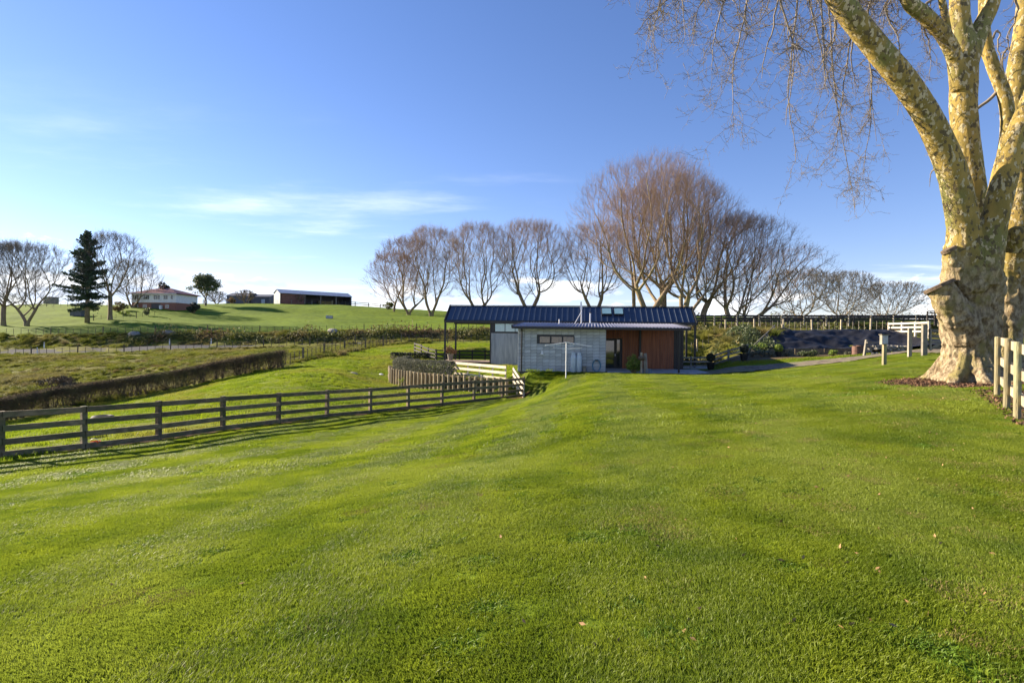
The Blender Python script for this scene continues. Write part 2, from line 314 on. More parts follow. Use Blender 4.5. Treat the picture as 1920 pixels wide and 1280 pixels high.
# beyond the road (bank height taken off here and added again below)
FAR = [(0, 628, 95), (200, 627, 95), (400, 624, 95), (600, 623, 95), (735, 622, 95), (870, 619, 95), (1130, 612, 95), (1310, 607, 95), (1600, 608, 95), (1900, 609, 95), (-500, 628, 95), (2400, 612, 95),
       (50, 609, 115), (160, 604, 118), (205, 599, 122), (290, 595, 127), (290, 585, 140), (95, 571, 190), (200, 571, 190), (0, 574, 185), (420, 569, 200), (570, 570, 205), (420, 600, 130), (570, 600, 130), (570, 585, 160), (350, 583, 150), (640, 571, 200),
       (740, 582, 175), (700, 600, 135), (830, 592, 160), (830, 606, 120), (1000, 597, 125), (1300, 601, 125), (1600, 604, 130), (1900, 604, 130), (1600, 601, 240), (1000, 594, 240), (2400, 600, 130)]
def bank_h(x): return np.interp(x, [-90, -40, 0, 40], [1.3, 1.3, 1.6, 2.6])
pts, zs = [], []
for q in CP + FAR:
    p = P(*q); pts.append(p[:2]); zs.append(p[2] - (bank_h(p[0]) if p[1] > 92 else 0))
for f_, z_ in zip(np.linspace(-12, 0, 4), (-1.6,) * 4):
    for x_ in (-9, 0, 9): pts.append((x_, f_)); zs.append(-1.62 + 0.045 * x_)
for x_, y_, z_ in ((-300, 330, 4), (-120, 330, 4), (0, 330, 5), (150, 330, 8), (350, 330, 8), (-800, 900, -8), (0, 900, -6), (800, 900, -6), (-2500, 3200, -60), (0, 3200, -60), (2500, 3200, -60), (-200, 150, 6), (260, 160, 6)):
    pts.append((x_, y_)); zs.append(z_ - (bank_h(x_)))
def warp(x, y): return np.stack([x / (y + 14.0) * 1.6, np.log(np.maximum(y + 14.0, 1.0))], -1)
pts = np.array(pts); zs = np.array(zs); A = warp(pts[:, 0], pts[:, 1]); nA = len(A)
def kern(d2): return 0.5 * d2 * np.log(d2 + 1e-12)
d2 = ((A[:, None] - A[None]) ** 2).sum(-1)
K = np.zeros((nA + 3, nA + 3)); K[:nA, :nA] = kern(d2) + np.eye(nA) * 2e-4
K[:nA, nA] = 1; K[:nA, nA + 1:] = A; K[nA, :nA] = 1; K[nA + 1:, :nA] = A.T
wts = np.linalg.solve(K, np.concatenate([zs, np.zeros(3)]))
def sstep(a, b, x): t = np.clip((x - a) / (b - a), 0, 1); return t * t * (3 - 2 * t)
# house pad and retaining wall line
WALL = [XY(812, 57), XY(757, 52), XY(734, 47), XY(737, 43.8), XY(775, 41), XY(830, 38.6), XY(890, 37), XY(955, 35.7)]
EDGE = WALL[:5] + [XY(800, 41.2), XY(850, 42.0), XY(925, 39.6), XY(966, 37.4)]
TERR = [XY(775, 41.0), XY(830, 38.6), XY(890, 37), XY(955, 35.7), XY(972, 37.2), XY(925, 39.8), XY(850, 42.2), XY(800, 41.5)]
PAD = EDGE + [XY(985, 36.7), XY(1133, 36.0), XY(1285, 36.4), XY(1315, 44), XY(1310, 54), XY(900, 60)]
PADZ = -1.92
def seg_d(x, y, a, b):
    ax, ay = a; bx, by = b; dx, dy = bx - ax, by - ay
    t = np.clip(((x - ax) * dx + (y - ay) * dy) / (dx * dx + dy * dy), 0, 1)
    return np.hypot(x - ax - t * dx, y - ay - t * dy)
def inside(x, y, poly):
    r = np.zeros(np.shape(x), bool); n = len(poly)
    for i in range(n):
        (ax, ay), (bx, by) = poly[i], poly[(i + 1) % n]
        c = ((ay > y) != (by > y)) & (x < (bx - ax) * (y - ay) / (by - ay + 1e-12) + ax); r ^= c
    return r
def H(x, y):
    x = np.atleast_1d(np.asarray(x, float)); y = np.atleast_1d(np.asarray(y, float))
    out = np.zeros(x.shape)
    for i in range(0, len(x), 40000):
        xs, ys = x[i:i + 40000], y[i:i + 40000]
        B = warp(xs, ys); dd = ((B[:, None] - A[None]) ** 2).sum(-1)
        z = kern(dd) @ wts[:nA] + wts[nA] + B @ wts[nA + 1:]
        z = z + bank_h(xs) * sstep(89.5, 94.5, ys)
        # bank behind the drive at the back of the garden
        z = z + 1.55 * sstep(46.3, 53, ys) * sstep(8, 14, xs) * (1 - sstep(54, 75, ys)) * (1 - sstep(33, 44, xs))
        ins = inside(xs, ys, PAD); n = len(PAD)
        dw = np.min([seg_d(xs, ys, PAD[k], PAD[k + 1]) for k in range(len(EDGE) - 1)], 0)
        do = np.min([seg_d(xs, ys, PAD[k], PAD[(k + 1) % n]) for k in range(len(EDGE) - 1, n)], 0)
        m = np.where(ins, 0.55 * sstep(0.1, 0.5, dw) + 0.45 * sstep(0.5, 2.2, dw), (1 - sstep(0, np.interp(xs, [0.5, 5, 8], [0.5, 1.2, 3.0]), do)) * np.where(do < dw + 0.1, 1, 0))
        it = inside(xs, ys, TERR); dt = np.min([seg_d(xs, ys, TERR[k], TERR[(k + 1) % len(TERR)]) for k in (0, 1, 2)], 0)
        z = np.where(it, z + (-2.45 - z) * sstep(0.05, 0.4, dt), z)
        z = z + 0.32 * np.exp(-((ys - 80.6) / 1.3) ** 2) * sstep(-52, -34, xs)
        out[i:i + 40000] = z * (1 - m) + PADZ * m
    return out
def h1(x, y): return float(H([x], [y])[0])
def G(px, d):
    x, y = XY(px, d); return np.array((x, y, h1(x, y)))

FEN = [(-13, 85.7, 14.0)] # left board fence: (px, pixel height, depth)
fx = [5, 160, 300, 420, 524, 615, 696, 767, 830, 890, 943, 983]
fd = [14.2, 15.6, 17.5, 19.8, 22.0, 24.7, 26.2, 27.7, 29.2, 31.1, 33.2, 35.0]
FPOST = [XY(a, b) for a, b in zip(fx, fd)]
FY = np.array([-20] + [p[1] for p in FPOST]); FX = np.array([FPOST[0][0] - (FPOST[1][0] - FPOST[0][0]) / 1.4 * 34] + [p[0] for p in FPOST])
FX[0] = FPOST[0][0] - 7
def fence_x(y): return np.interp(y, FY, FX)
DR_LO = [(1225, 35.8), (1280, 34.6), (1400, 34), (1500, 32), (1600, 30.5), (1700, 28.5), (1770, 26.0), (1900, 23), (2300, 20)]
DR_HI = [(1290, 40.2), (1330, 39.2), (1400, 37.6), (1500, 36), (1600, 35), (1700, 33.2), (1770, 31), (1900, 29), (2300, 28)]
DRIVE = [XY(*q) for q in DR_LO] + [XY(*q) for q in DR_HI[::-1]]
TREE = G(1818, 15.5)
def mulch_d(x, y):
    a = np.hypot((x - TREE[0] + 0.25) / 2.15, (y - TREE[1] + 0.35) / 1.55) - 1
    b = seg_d(x, y, (10.9, 12.2), (8.6, 8.6)) / 0.75 - 1
    c = seg_d(x, y, (8.7, 8.6), (6.2, 5.0)) / 0.5 - 1
    return np.minimum(np.minimum(a, b), c)
# smooth value noise for masks
def vnoise(x, y, s, seed):
    r = np.random.default_rng(seed); T = r.random((64, 64)); u, v = x / s, y / s
    i, j = np.floor(u).astype(int), np.floor(v).astype(int); a, b = u - i, v - j; a = a * a * (3 - 2 * a); b = b * b * (3 - 2 * b)
    g = lambda p, q: T[p % 64, q % 64]
    return (g(i, j) * (1 - a) + g(i + 1, j) * a) * (1 - b) + (g(i, j + 1) * (1 - a) + g(i + 1, j + 1) * a) * b
def zones(x, y):
    """0 lawn 1 paddock 2 rank bank 3 hill pasture 4 bare (drive, mulch, garden)"""
    z = np.zeros(x.shape, int)
    z[(x < fence_x(y)) & (y < 60)] = 1
    pad = inside(x, y, PAD)
    z[(y > 35) & (x < 0.6) & ~pad] = 1
    z[(y > 45) & ~pad & (x < 13)] = 1
    hed = np.interp(x, [-60, -32.4, -31.65, -26.9, -20.3, -14], [30, 36, 43, 47, 50, 70])
    hed = np.interp(x, [XY(-300, 31)[0], XY(0, 36)[0], XY(175, 43)[0], XY(350, 47)[0], XY(527, 50)[0], XY(700, 66)[0]], [29, 36, 43, 47, 50, 78])
    z[(y > hed) & (x < -12) & (y < 88)] = 2
    z[(y > 87) & (y < 95.5)] = 2
    z[(y > 54) & (x > 8) & (y <= 95)] = 2
    z[(y > 46) & (y < 55) & (x > 8)] = 2
    z[y >= 95.5] = 3
    z[inside(x, y, DRIVE)] = 4
    z[(mulch_d(x, y) < 0)] = 4
    z[(y > 39.8) & (y < 46.5) & (x > 16.5) & (x < 45)] = 4
    return z

dr = np.concatenate([np.arange(-9, 62, 0.2), np.exp(np.arange(math.log(62), math.log(3200), 0.013))])
ua = np.linspace(-1.45, 1.45, 430)
YY, UU = np.meshgrid(dr, ua, indexing='ij'); XX = UU * (YY + 12)
gx, gy = XX.ravel(), YY.ravel(); gz = H(gx, gy)
zn = zones(gx, gy)
rel = np.select([zn == 2, zn == 3, zn == 1], [0.34, 0.14, 0.05], 0.0)
gz_r = gz + rel * (vnoise(gx, gy, 2.7, 1) - 0.5) * 1.6 + rel * (vnoise(gx, gy, 1.1, 2) - 0.5) * np.where(gy < 90, 1.0, 0.2) + np.where(zn == 3, (vnoise(gx, gy, 14, 3) - 0.5) * 0.5, 0)
nr, nc = len(dr), len(ua)
ii = (np.arange(nr - 1)[:, None] * nc + np.arange(nc - 1)[None]).ravel()
gf = np.stack([ii, ii + 1, ii + nc + 1, ii + nc], -1)
ground = mesh_obj('ground', np.stack([gx, gy, gz_r], -1), gf, M['ground'], smooth=True)
ground['kind'] = 'structure'
zc_ = np.array([(0.115, 0.165, 0.014), (0.15, 0.18, 0.016), (0.16, 0.16, 0.03), (0.135, 0.195, 0.016), (0.13, 0.095, 0.055)])[zn]
# bare and dry patches in the lawn and paddock
dry = sstep(0.62, 0.80, vnoise(gx, gy, 1.3, 11) * 0.6 + vnoise(gx, gy, 0.45, 12) * 0.4) * ((zn <= 1))
dry = dry * np.interp(gx / (np.abs(gy) + 3), [-.2, .25], [.15, 1]); zc_ = zc_ * (1 - 0.6 * dry[:, None]) + np.array((0.13, 0.10, 0.045)) * 0.6 * dry[:, None]
dd_ = np.abs(gx - fence_x(gy) - 0.05); soil = (dd_ < 0.45) & (gy > 10) & (gy < 35.5)
zc_[soil] = (0.13, 0.075, 0.045)
pat = sstep(0.5, 0.7, vnoise(gx, gy, 9, 21) * 0.5 + vnoise(gx, gy, 2.5, 22) * 0.5)[:, None]
zc_ = np.where((zn == 2)[:, None], zc_ * (1 - pat * 0.4) + np.array((0.15, 0.12, 0.06)) * pat * 0.4, zc_)
zc_ = np.where((zn == 3)[:, None], zc_ * (1 - pat * 0.5) + np.array((0.085, 0.14, 0.014)) * pat * 0.5, zc_)
ca = ground.data.color_attributes.new('zone', 'FLOAT_COLOR', 'POINT')
ca.data.foreach_set('color', np.concatenate([zc_, np.ones((len(gx), 1))], 1).astype(np.float32).ravel())

def drape(name, lo, hi, mt, off, n=120, k=14, kind='structure', rough=0.0, seed=5):
    lo, hi = np.array(lo, float), np.array(hi, float)
    def res(q):
        s = np.concatenate([[0], np.cumsum(np.hypot(*np.diff(q, axis=0).T))]); t = np.linspace(0, s[-1], n)
        return np.stack([np.interp(t, s, q[:, 0]), np.interp(t, s, q[:, 1])], -1)
    a, b = res(lo), res(hi); t = np.linspace(0, 1, k)[None, :, None]
    g = a[:, None] * (1 - t) + b[:, None] * t; x, y = g[..., 0].ravel(), g[..., 1].ravel()
    z = H(x, y) + off + rough * (vnoise(x, y, 0.7, seed) - 0.5) + rough * (vnoise(x, y, 0.25, seed + 1) - 0.5)
    ii = (np.arange(n - 1)[:, None] * k + np.arange(k - 1)[None]).ravel()
    o = mesh_obj(name, np.stack([x, y, z], -1), np.stack([ii, ii + 1, ii + k + 1, ii + k], -1), mt, smooth=True)
    o['kind'] = kind; return o
drape('road', [(x, 82.3) for x in np.linspace(-130, 60, 60)], [(x, 88.3) for x in np.linspace(-130, 60, 60)], M['asphalt'], 0.10, 240, 10)
drape('driveway', [XY(*q) for q in DR_LO], [XY(*q) for q in DR_HI], M['gravel'], 0.05, 160, 30, rough=0.05)

# ------------------------------------------------------------------ grass
def blade_tile(name, size, nb, hgt, wid, mt, lean=0.5, seed=0, clump=0.0, curl=0.4):
    r = np.random.default_rng(seed); c = r.uniform(-size / 2, size / 2, (nb, 2))
    h = hgt * r.uniform(0.5, 1.25, nb)
    if clump:
        k = r.uniform(-size / 2, size / 2, (max(3, int(size * size * clump)), 2)); w = r.integers(0, len(k), nb)
        c = k[w] + r.normal(0, 0.07 + 0.03 * size, (nb, 2)); h *= r.uniform(0.4, 1.3, len(k))[w]
    a = r.uniform(0, 2 * math.pi, nb); s = np.stack([np.cos(a), np.sin(a)], -1) * (wid * r.uniform(0.6, 1.3, nb))[:, None] / 2
    ld = r.normal(0, 1, (nb, 2)) * 0.5 + np.array((lean, 0)); tip = ld * h[:, None] * curl * 2
    mid = tip * 0.3
    v = np.zeros((nb, 5, 3))
    v[:, 0, :2] = c - s; v[:, 1, :2] = c + s; v[:, 2, :2] = c + s * 0.8 + mid; v[:, 3, :2] = c - s * 0.8 + mid; v[:, 4, :2] = c + tip
    v[:, 0, 2] = v[:, 1, 2] = -0.01; v[:, 2, 2] = v[:, 3, 2] = h * 0.6; v[:, 4, 2] = h
    b = np.arange(nb)[:, None] * 5
    tri = np.concatenate([b + np.array((0, 1, 2)), b + np.array((0, 2, 3)), b + np.array((3, 2, 4))])
    me = bpy.data.meshes.new(name)
    me.vertices.add(nb * 5); me.vertices.foreach_set('co', v.astype(np.float32).ravel())
    me.loops.add(len(tri) * 3); me.loops.foreach_set('vertex_index', tri.astype(np.int32).ravel())
    me.polygons.add(len(tri)); me.polygons.foreach_set('loop_start', np.arange(len(tri), dtype=np.int32) * 3)
    me.update(calc_edges=True); me.materials.append(mt)
    return bpy.data.objects.new(name, me)      # kept out of the scene, only instanced

def scatter(name, tiles, xs, ys, label, rot=None, scl=None, rj=math.pi, pick=None):
    """one 'stuff' object: tiles of blades set on the ground with geometry nodes"""
    n = len(xs); e = 0.25
    zz = H(xs, ys); nx = -(H(xs + e, ys) - zz) / e; ny = -(H(xs, ys + e) - zz) / e
    me = bpy.data.meshes.new(name); me.vertices.add(n); me.vertices.foreach_set('co', np.stack([xs, ys, zz], -1).astype(np.float32).ravel())
    r = np.random.default_rng(n)
    yaw = (rot if rot is not None else np.zeros(n)) + r.uniform(-rj, rj, n)
    # tilt to the slope, then turn about the blade axis
    ca_, sa_ = np.cos(yaw), np.sin(yaw); tx = -ny; ty = nx
    eul = np.stack([tx * ca_ + ty * sa_, -tx * sa_ + ty * ca_, yaw], -1)
    for nm, tp, dat in (('rot', 'FLOAT_VECTOR', eul), ('scl', 'FLOAT', scl if scl is not None else np.ones(n)), ('pick', 'INT', pick if pick is not None else r.integers(0, len(tiles), n))):
        at = me.attributes.new(nm, tp, 'POINT')
        at.data.foreach_set('vector' if tp == 'FLOAT_VECTOR' else 'value', np.asarray(dat, np.int32 if tp == 'INT' else np.float32).ravel())
    me.update()
    o = bpy.data.objects.new(name, me); col.objects.link(o); o['label'] = label; o['category'] = 'grass'; o['kind'] = 'stuff'
    ng = bpy.data.node_groups.new(name, 'GeometryNodeTree'); ng.interface.new_socket('Geometry', in_out='INPUT', socket_type='NodeSocketGeometry'); ng.interface.new_socket('Geometry', in_out='OUTPUT', socket_type='NodeSocketGeometry')
    N, L = ng.nodes, ng.links; gi, go = N.new('NodeGroupInput'), N.new('NodeGroupOutput')
    jn = N.new('GeometryNodeJoinGeometry')
    def named(nm, tp):
        q = N.new('GeometryNodeInputNamedAttribute'); q.data_type = tp; q.inputs['Name'].default_value = nm; return q.outputs[0]
    rot_s, scl_s, pk = named('rot', 'FLOAT_VECTOR'), named('scl', 'FLOAT'), named('pick', 'INT')
    e2r = N.new('FunctionNodeEulerToRotation'); L.new(rot_s, e2r.inputs[0])
    for i, t in enumerate(tiles):
        oi = N.new('GeometryNodeObjectInfo'); oi.inputs['Object'].default_value = t
        cmp_ = N.new('FunctionNodeCompare'); cmp_.data_type = 'INT'; cmp_.operation = 'EQUAL'
        L.new(pk, cmp_.inputs[2]); cmp_.inputs[3].default_value = i
        ip = N.new('GeometryNodeInstanceOnPoints'); L.new(gi.outputs[0], ip.inputs['Points']); L.new(oi.outputs['Geometry'], ip.inputs['Instance'])
        L.new(cmp_.outputs[0], ip.inputs['Selection']); L.new(e2r.outputs[0], ip.inputs['Rotation']); L.new(scl_s, ip.inputs['Scale'])
        L.new(ip.outputs[0], jn.inputs[0])
    L.new(jn.outputs[0], go.inputs[0])
    md = o.modifiers.new('scatter', 'NODES'); md.node_group = ng
    return o
def cells(d0, d1, s, jit=0.5, wide=1.0):
    """jittered grid of points seen in the wedge in front of the camera"""
    y = np.arange(d0, d1, s); out = []
    for k in y:
        w = (0.93 * wide) * k + 1.2; x = np.arange(-w, w, s); out.append(np.stack([x, np.full(len(x), k)], -1))
    p = np.concatenate(out); p += rng.uniform(-jit, jit, p.shape) * s
    return p[:, 0], p[:, 1]
def keep(x, y, m): return x[m], y[m]
def lawn_mask(x, y, z):
    hs = inside(x, y, HOUSE_FOOT)
    return (z == 0) & (np.abs(x - fence_x(y)) > np.where(y < 36, 0.3, -1)) & (mulch_d(x, y) > 0.08 * vnoise(x, y, 0.4, 9)) & ~hs
HOUSE_FOOT = [(0.3, 37.0), (5.7, 36.4), (12.4, 35.9), (14.0, 36), (16.0, 45.5), (-5.5, 52), (-5.8, 46.6), (1.2, 46)]
stripe_dir = R(80)
def mow(x, y):
    """direction the mower laid the grass: alternate strips up and down the lawn"""
    u = x * math.sin(stripe_dir) - y * math.cos(stripe_dir) * 0.9
    return np.where(np.floor(u / 1.15 + 0.15 * np.sin(y * 0.35)) % 2 == 0, stripe_dir, stripe_dir + math.pi)
bare = lambda x, y: 0.3 * sstep(0.66, 0.80, vnoise(x, y, 1.3, 11) * 0.6 + vnoise(x, y, 0.45, 12) * 0.4)
lt = [blade_tile('lawn_tile', 0.27, 950, 0.024, 0.0042, M['lawn'], 0.5, 100 + i) for i in range(5)]
lt.append(blade_tile('lawn_tile', 0.27, 700, 0.036, 0.005, M['lawn'], 0.4, 106, clump=60))
lt.append(blade_tile('lawn_tile', 0.27, 330, 0.022, 0.009, M['clover'], 0.2, 108, curl=0.9))
lt.append(blade_tile('lawn_tile', 0.25, 520, 0.020, 0.004, M['straw'], 0.5, 107))
def picks(x, y, n):
    p = rng.integers(0, n - 3, len(x)); q = rng.random(len(x))
    p = np.where((q < 0.10) | ((vnoise(x, y, .9, 51) > .74) & (q < .6)), n - 3, p); p = np.where((q > 0.96) | ((vnoise(x, y, .7, 52) > .84) & (q > .72)), n - 2, p)
    dn = vnoise(x, y, 1.3, 11) * 0.45 + vnoise(x, y, 0.35, 12) * 0.55; side = np.interp(x / (y + 1), [-.3, .2, .7], [.0, .04, .14])
    return np.where(((dn + side > .77) & (rng.random(len(x)) < .42)) | ((side > .06) & (rng.random(len(x)) < .05)), n - 1, p)
x, y = cells(1.6, 10.5, 0.165, 0.35); z = zones(x, y)
x, y = keep(x, y, lawn_mask(x, y, z))
pk_ = picks(x, y, len(lt)); dup_ = pk_ == len(lt) - 1; x, y = np.concatenate([x, x[dup_]]), np.concatenate([y, y[dup_]]); pk_ = np.concatenate([pk_, rng.integers(0, 4, dup_.sum())])
scatter('lawn_grass', lt, x, y, 'short mown green lawn grass close to the camera', mow(x, y), rng.uniform(0.75, 1.3, len(x)) * (0.8 + 0.5 * vnoise(x, y, 0.7, 31)), 0.9, pk_)
lm = [blade_tile('lawn_mid_tile', 0.7, 1300, 0.030, 0.009, M['lawn'], 1.8, 120 + i) for i in range(5)]
lm.append(blade_tile('lawn_mid_tile', 0.7, 900, 0.042, 0.01, M['lawn'], 0.5, 125, clump=25)); lm.append(blade_tile('lawn_mid_tile', 0.7, 700, 0.028, 0.014, M['clover'], 0.3, 126)); lm.append(blade_tile('lawn_mid_tile', 0.55, 600, 0.026, 0.01, M['straw'], 0.5, 127))
x, y = cells(10, 37, 0.44, 0.4); z = zones(x, y)
x, y = keep(x, y, lawn_mask(x, y, z))
pk_ = picks(x, y, len(lm)); dup_ = pk_ == len(lm) - 1; x, y = np.concatenate([x, x[dup_]]), np.concatenate([y, y[dup_]]); pk_ = np.concatenate([pk_, rng.integers(0, 4, dup_.sum())])
scatter('mown_lawn_grass', lm, x, y, 'striped mown lawn grass running down towards the house', mow(x, y), rng.uniform(0.75, 1.25, len(x)) * (0.8 + 0.4 * vnoise(x, y, 1.2, 31)), 0.35, pk_)
pt = [blade_tile('paddock_tile', 1.0, 700, 0.07, 0.013, M['paddock'], 0.3, 140 + i, clump=14) for i in range(4)]
pt.append(blade_tile('paddock_tile', 1.0, 420, 0.12, 0.014, M['paddock'], 0.3, 145, clump=5))
x, y = cells(12, 78, 0.85); z = zones(x, y); x, y = keep(x, y, ((z == 1) | ((z == 0) & (y > 36))) & ~inside(x, y, HOUSE_FOOT))
scatter('paddock_grass', pt, x, y, 'grazed green paddock grass beyond the timber rail fence', None, rng.uniform(0.7, 1.4, len(x)))
rt = [blade_tile('rank_tile', 2.0, 1100, 0.30, 0.03, M['rank'], 0.5, 160 + i, clump=2.2, curl=0.7) for i in range(4)]
rt.append(blade_tile('rank_tile', 2.0, 500, 0.34, 0.03, M['straw'], 0.5, 166, clump=1.2, curl=0.7))
x, y = cells(33, 96, 1.5, wide=1.05); z = zones(x, y); x, y = keep(x, y, (z == 2) & ((y < 81.5) | (y > 89.2)) & ~((y > 45.5) & (y < 53.6) & (x > 21.5 + (y - 46) * .35) & (x < 42)))
scatter('rough_bank_grass', rt, x, y, 'tussocky rough grass on the road banks', None, rng.uniform(0.6, 1.4, len(x)) * (0.6 + 0.7 * vnoise(x, y, 5, 41)))

# ------------------------------------------------------------------ bare trees
def tubes(P0, P1, R0, R1, n):
    d = P1 - P0; ln = np.linalg.norm(d, axis=1, keepdims=True) + 1e-9; d = d / ln
    ref = np.where(np.abs(d[:, 2:3]) < 0.9, np.array([[0, 0, 1.0]]), np.array([[1.0, 0, 0]]))
    u = np.cross(d, ref); u /= np.linalg.norm(u, axis=1, keepdims=True); w = np.cross(d, u)
    a = np.arange(n) * 2 * math.pi / n; e = len(P0)
    ring = np.cos(a)[None, :, None] * u[:, None] + np.sin(a)[None, :, None] * w[:, None]
    A0 = P0[:, None] + ring * R0[:, None, None]; A1 = P1[:, None] + ring * R1[:, None, None]
    v = np.concatenate([A0, A1], 1).reshape(-1, 3)
    b = np.arange(e)[:, None] * 2 * n; j = np.arange(n)
    q = np.stack([j, (j + 1) % n, n + (j + 1) % n, n + j], -1)
    return v, (b[:, :, None] + q[None]).reshape(-1, 4)
def merge(parts):
    V, Fc, k = [], [], 0
    for v, f in parts:
        if len(v): V.append(v); Fc.append(f + k); k += len(v)
    return np.concatenate(V), np.concatenate(Fc)
def bare_tree(hgt, width, trunk_r, N=1400, seed=0, bf=0.3, stems=1, low=0.16, lean=(0, 0), twigs=3, tw_len=0.055, tw_r=0.0100, shape=1.0, droop=0.0, round_=0.55):
    """nodes filled into a crown outline and joined by shortest branching paths; returns (trunk mesh, crown mesh)"""
    r = np.random.default_rng(seed)
    u = r.random(N * 3); t = low + 0.05 + (0.95 - low) * u ** 0.66
    tt = (t - low) / (1 - low)
    # crown outline: widest at 'round_', closing to a dome on top
    prof = np.where(tt < round_, 0.28 + 0.72 * np.sin(0.5 * math.pi * tt / round_), np.sqrt(np.maximum(0, 1 - ((tt - round_) / (1.04 - round_)) ** 2)))
    a = r.uniform(0, 2 * math.pi, N * 3); lob = 1 + 0.13 * np.sin(3 * a + seed) + 0.10 * np.sin(5 * a + 2.1 * seed + 6 * tt)
    rad = width / 2 * prof * lob * r.uniform(0.02, 1, N * 3) ** 0.42
    pts = np.stack([rad * np.cos(a) + lean[0] * tt * width, rad * np.sin(a) + lean[1] * tt * width, t * hgt], -1)[:N]
    # trunk(s)
    pos = [np.zeros(3)]; par = [-1]; pl_ = [0.0]
    top = low * hgt
    for s in range(stems):
        a0 = r.uniform(0, 6.28) if stems == 1 else s * 6.28 / stems + r.uniform(-.5, .5); sp = 0 if stems == 1 else width * 0.10
        base = 0; k = 5
        for i in range(1, k + 1):
            q = np.array((math.cos(a0) * sp * (i / k) ** 1.3 + r.normal(0, 0.04), math.sin(a0) * sp * (i / k) ** 1.3 + r.normal(0, 0.04), top * i / k * r.uniform(0.95, 1.15)))
            pos.append(q); par.append(base); pl_.append(pl_[base] + np.linalg.norm(q - pos[base])); base = len(pos) - 1
    npos = np.zeros((len(pos) + N, 3)); npl = np.zeros(len(pos) + N); n = len(pos); first = n
    npos[:n] = pos; npl[:n] = pl_
    order = np.argsort(np.linalg.norm(pts - np.array((0, 0, top * 0.8)), axis=1))
    lastz = first - 1
    for q in pts[order]:
        dv = q - npos[1:n]; ds = np.sqrt((dv * dv).sum(1))
        cost = ds + bf * npl[1:n] + 0.9 * np.maximum(0, -(dv[:, 2]) + 0.10 * ds) * (1 - droop)
        cost[:2] += hgt * 0.4
        k = int(np.argmin(cost)) + 1
        npos[n] = q; par.append(k); npl[n] = npl[k] + ds[k - 1]; n += 1
    par = np.array(par)
    cnt = np.ones(n)
    for i in range(n - 1, 0, -1): cnt[par[i]] += cnt[i]
    # main child for smoothing
    mc = np.full(n, -1); best = np.zeros(n)
    for i in range(1, n):
        if cnt[i] > best[par[i]]: best[par[i]] = cnt[i]; mc[par[i]] = i
    idx = np.arange(n); ok = (mc >= 0) & (idx > 0)
    for _ in range(6):
        nn = npos.copy(); nn[ok] = 0.5 * npos[ok] + 0.25 * (npos[par[ok]] + npos[mc[ok]]); npos = nn
    # slight kinks
    npos[first:] += r.normal(0, 0.004 * hgt, (n - first, 3)) * np.clip(6 / np.maximum(cnt[first:], 1), 0.15, 1)[:, None]
    rad = np.maximum(tw_r * 1.2 * cnt ** 0.34, trunk_r * (cnt / cnt[0]) ** 0.58)
    i = np.arange(1, n); p0, p1 = npos[par[i]], npos[i]
    r1 = rad[i]; r0 = np.minimum(rad[par[i]], np.maximum(r1 * 1.25, r1)); r0 = np.where(mc[par[i]] == i, rad[par[i]], r0)
    ext = (p1 - p0) / (np.linalg.norm(p1 - p0, axis=1, keepdims=True) + 1e-9) * (r1 * 0.4)[:, None]
    thick = r1 > trunk_r * 0.33
    tp0, tp1, tr0, tr1 = p0[thick], p1[thick] + ext[thick], r0[thick], r1[thick]
    flare = tp0[:, 2] < 0.02; tr0 = np.where(flare, tr0 * 1.35, tr0)
    tv = tubes(tp0 - np.where(flare[:, None], np.array((0, 0, 0.5)), 0), tp1, tr0, tr1, 9)
    mid = (~thick) & (r1 > tw_r * 3.2); fine = (~thick) & ~mid; lim = mid & (r1 > tw_r * 6); mid = mid & ~lim
    tv = merge([tv, tubes(p0[lim], (p1 + ext)[lim], r0[lim], r1[lim], 6)])
    parts = [tubes(p0[mid], (p1 + ext)[mid], r0[mid], r1[mid], 5), tubes(p0[fine], p1[fine], r0[fine], r1[fine], 3)]
    # twigs on the outer nodes
    tips = np.where(cnt <= 9)[0]; tips = tips[tips >= first]
    b = np.repeat(tips, twigs); d = npos[b] - npos[par[b]]; d /= np.linalg.norm(d, axis=1, keepdims=True) + 1e-9
    out = npos[b] - np.array((lean[0] * width * 0.4, 0, hgt * 0.35)); out /= np.linalg.norm(out, axis=1, keepdims=True)
    dr_ = d * 0.6 + out * 0.45 + np.array((0, 0, 0.45 - 1.2 * droop)) + r.normal(0, 0.42, d.shape); dr_ /= np.linalg.norm(dr_, axis=1, keepdims=True)
    L_ = hgt * tw_len * r.uniform(0.5, 1.4, len(b)); s0 = npos[b] - d * (r.uniform(0, 1, len(b)) * hgt * 0.03)[:, None]
    s1 = s0 + dr_ * L_[:, None]
    parts.append(tubes(s0, s1, np.full(len(b), tw_r), np.full(len(b), tw_r * 0.5), 3))
    k2 = np.repeat(np.arange(len(b)), 2); f2 = r.uniform(0.3, 0.95, len(k2))[:, None]
    q0 = s0[k2] * (1 - f2) + s1[k2] * f2; d2_ = dr_[k2] * 0.7 + np.array((0, 0, 0.3 - 1.0 * droop)) + r.normal(0, 0.45, q0.shape); d2_ /= np.linalg.norm(d2_, axis=1, keepdims=True)
    parts.append(tubes(q0, q0 + d2_ * (L_[k2] * 0.55)[:, None], np.full(len(k2), tw_r * 0.7), np.full(len(k2), tw_r * 0.35), 3))
    return tv, merge(parts)
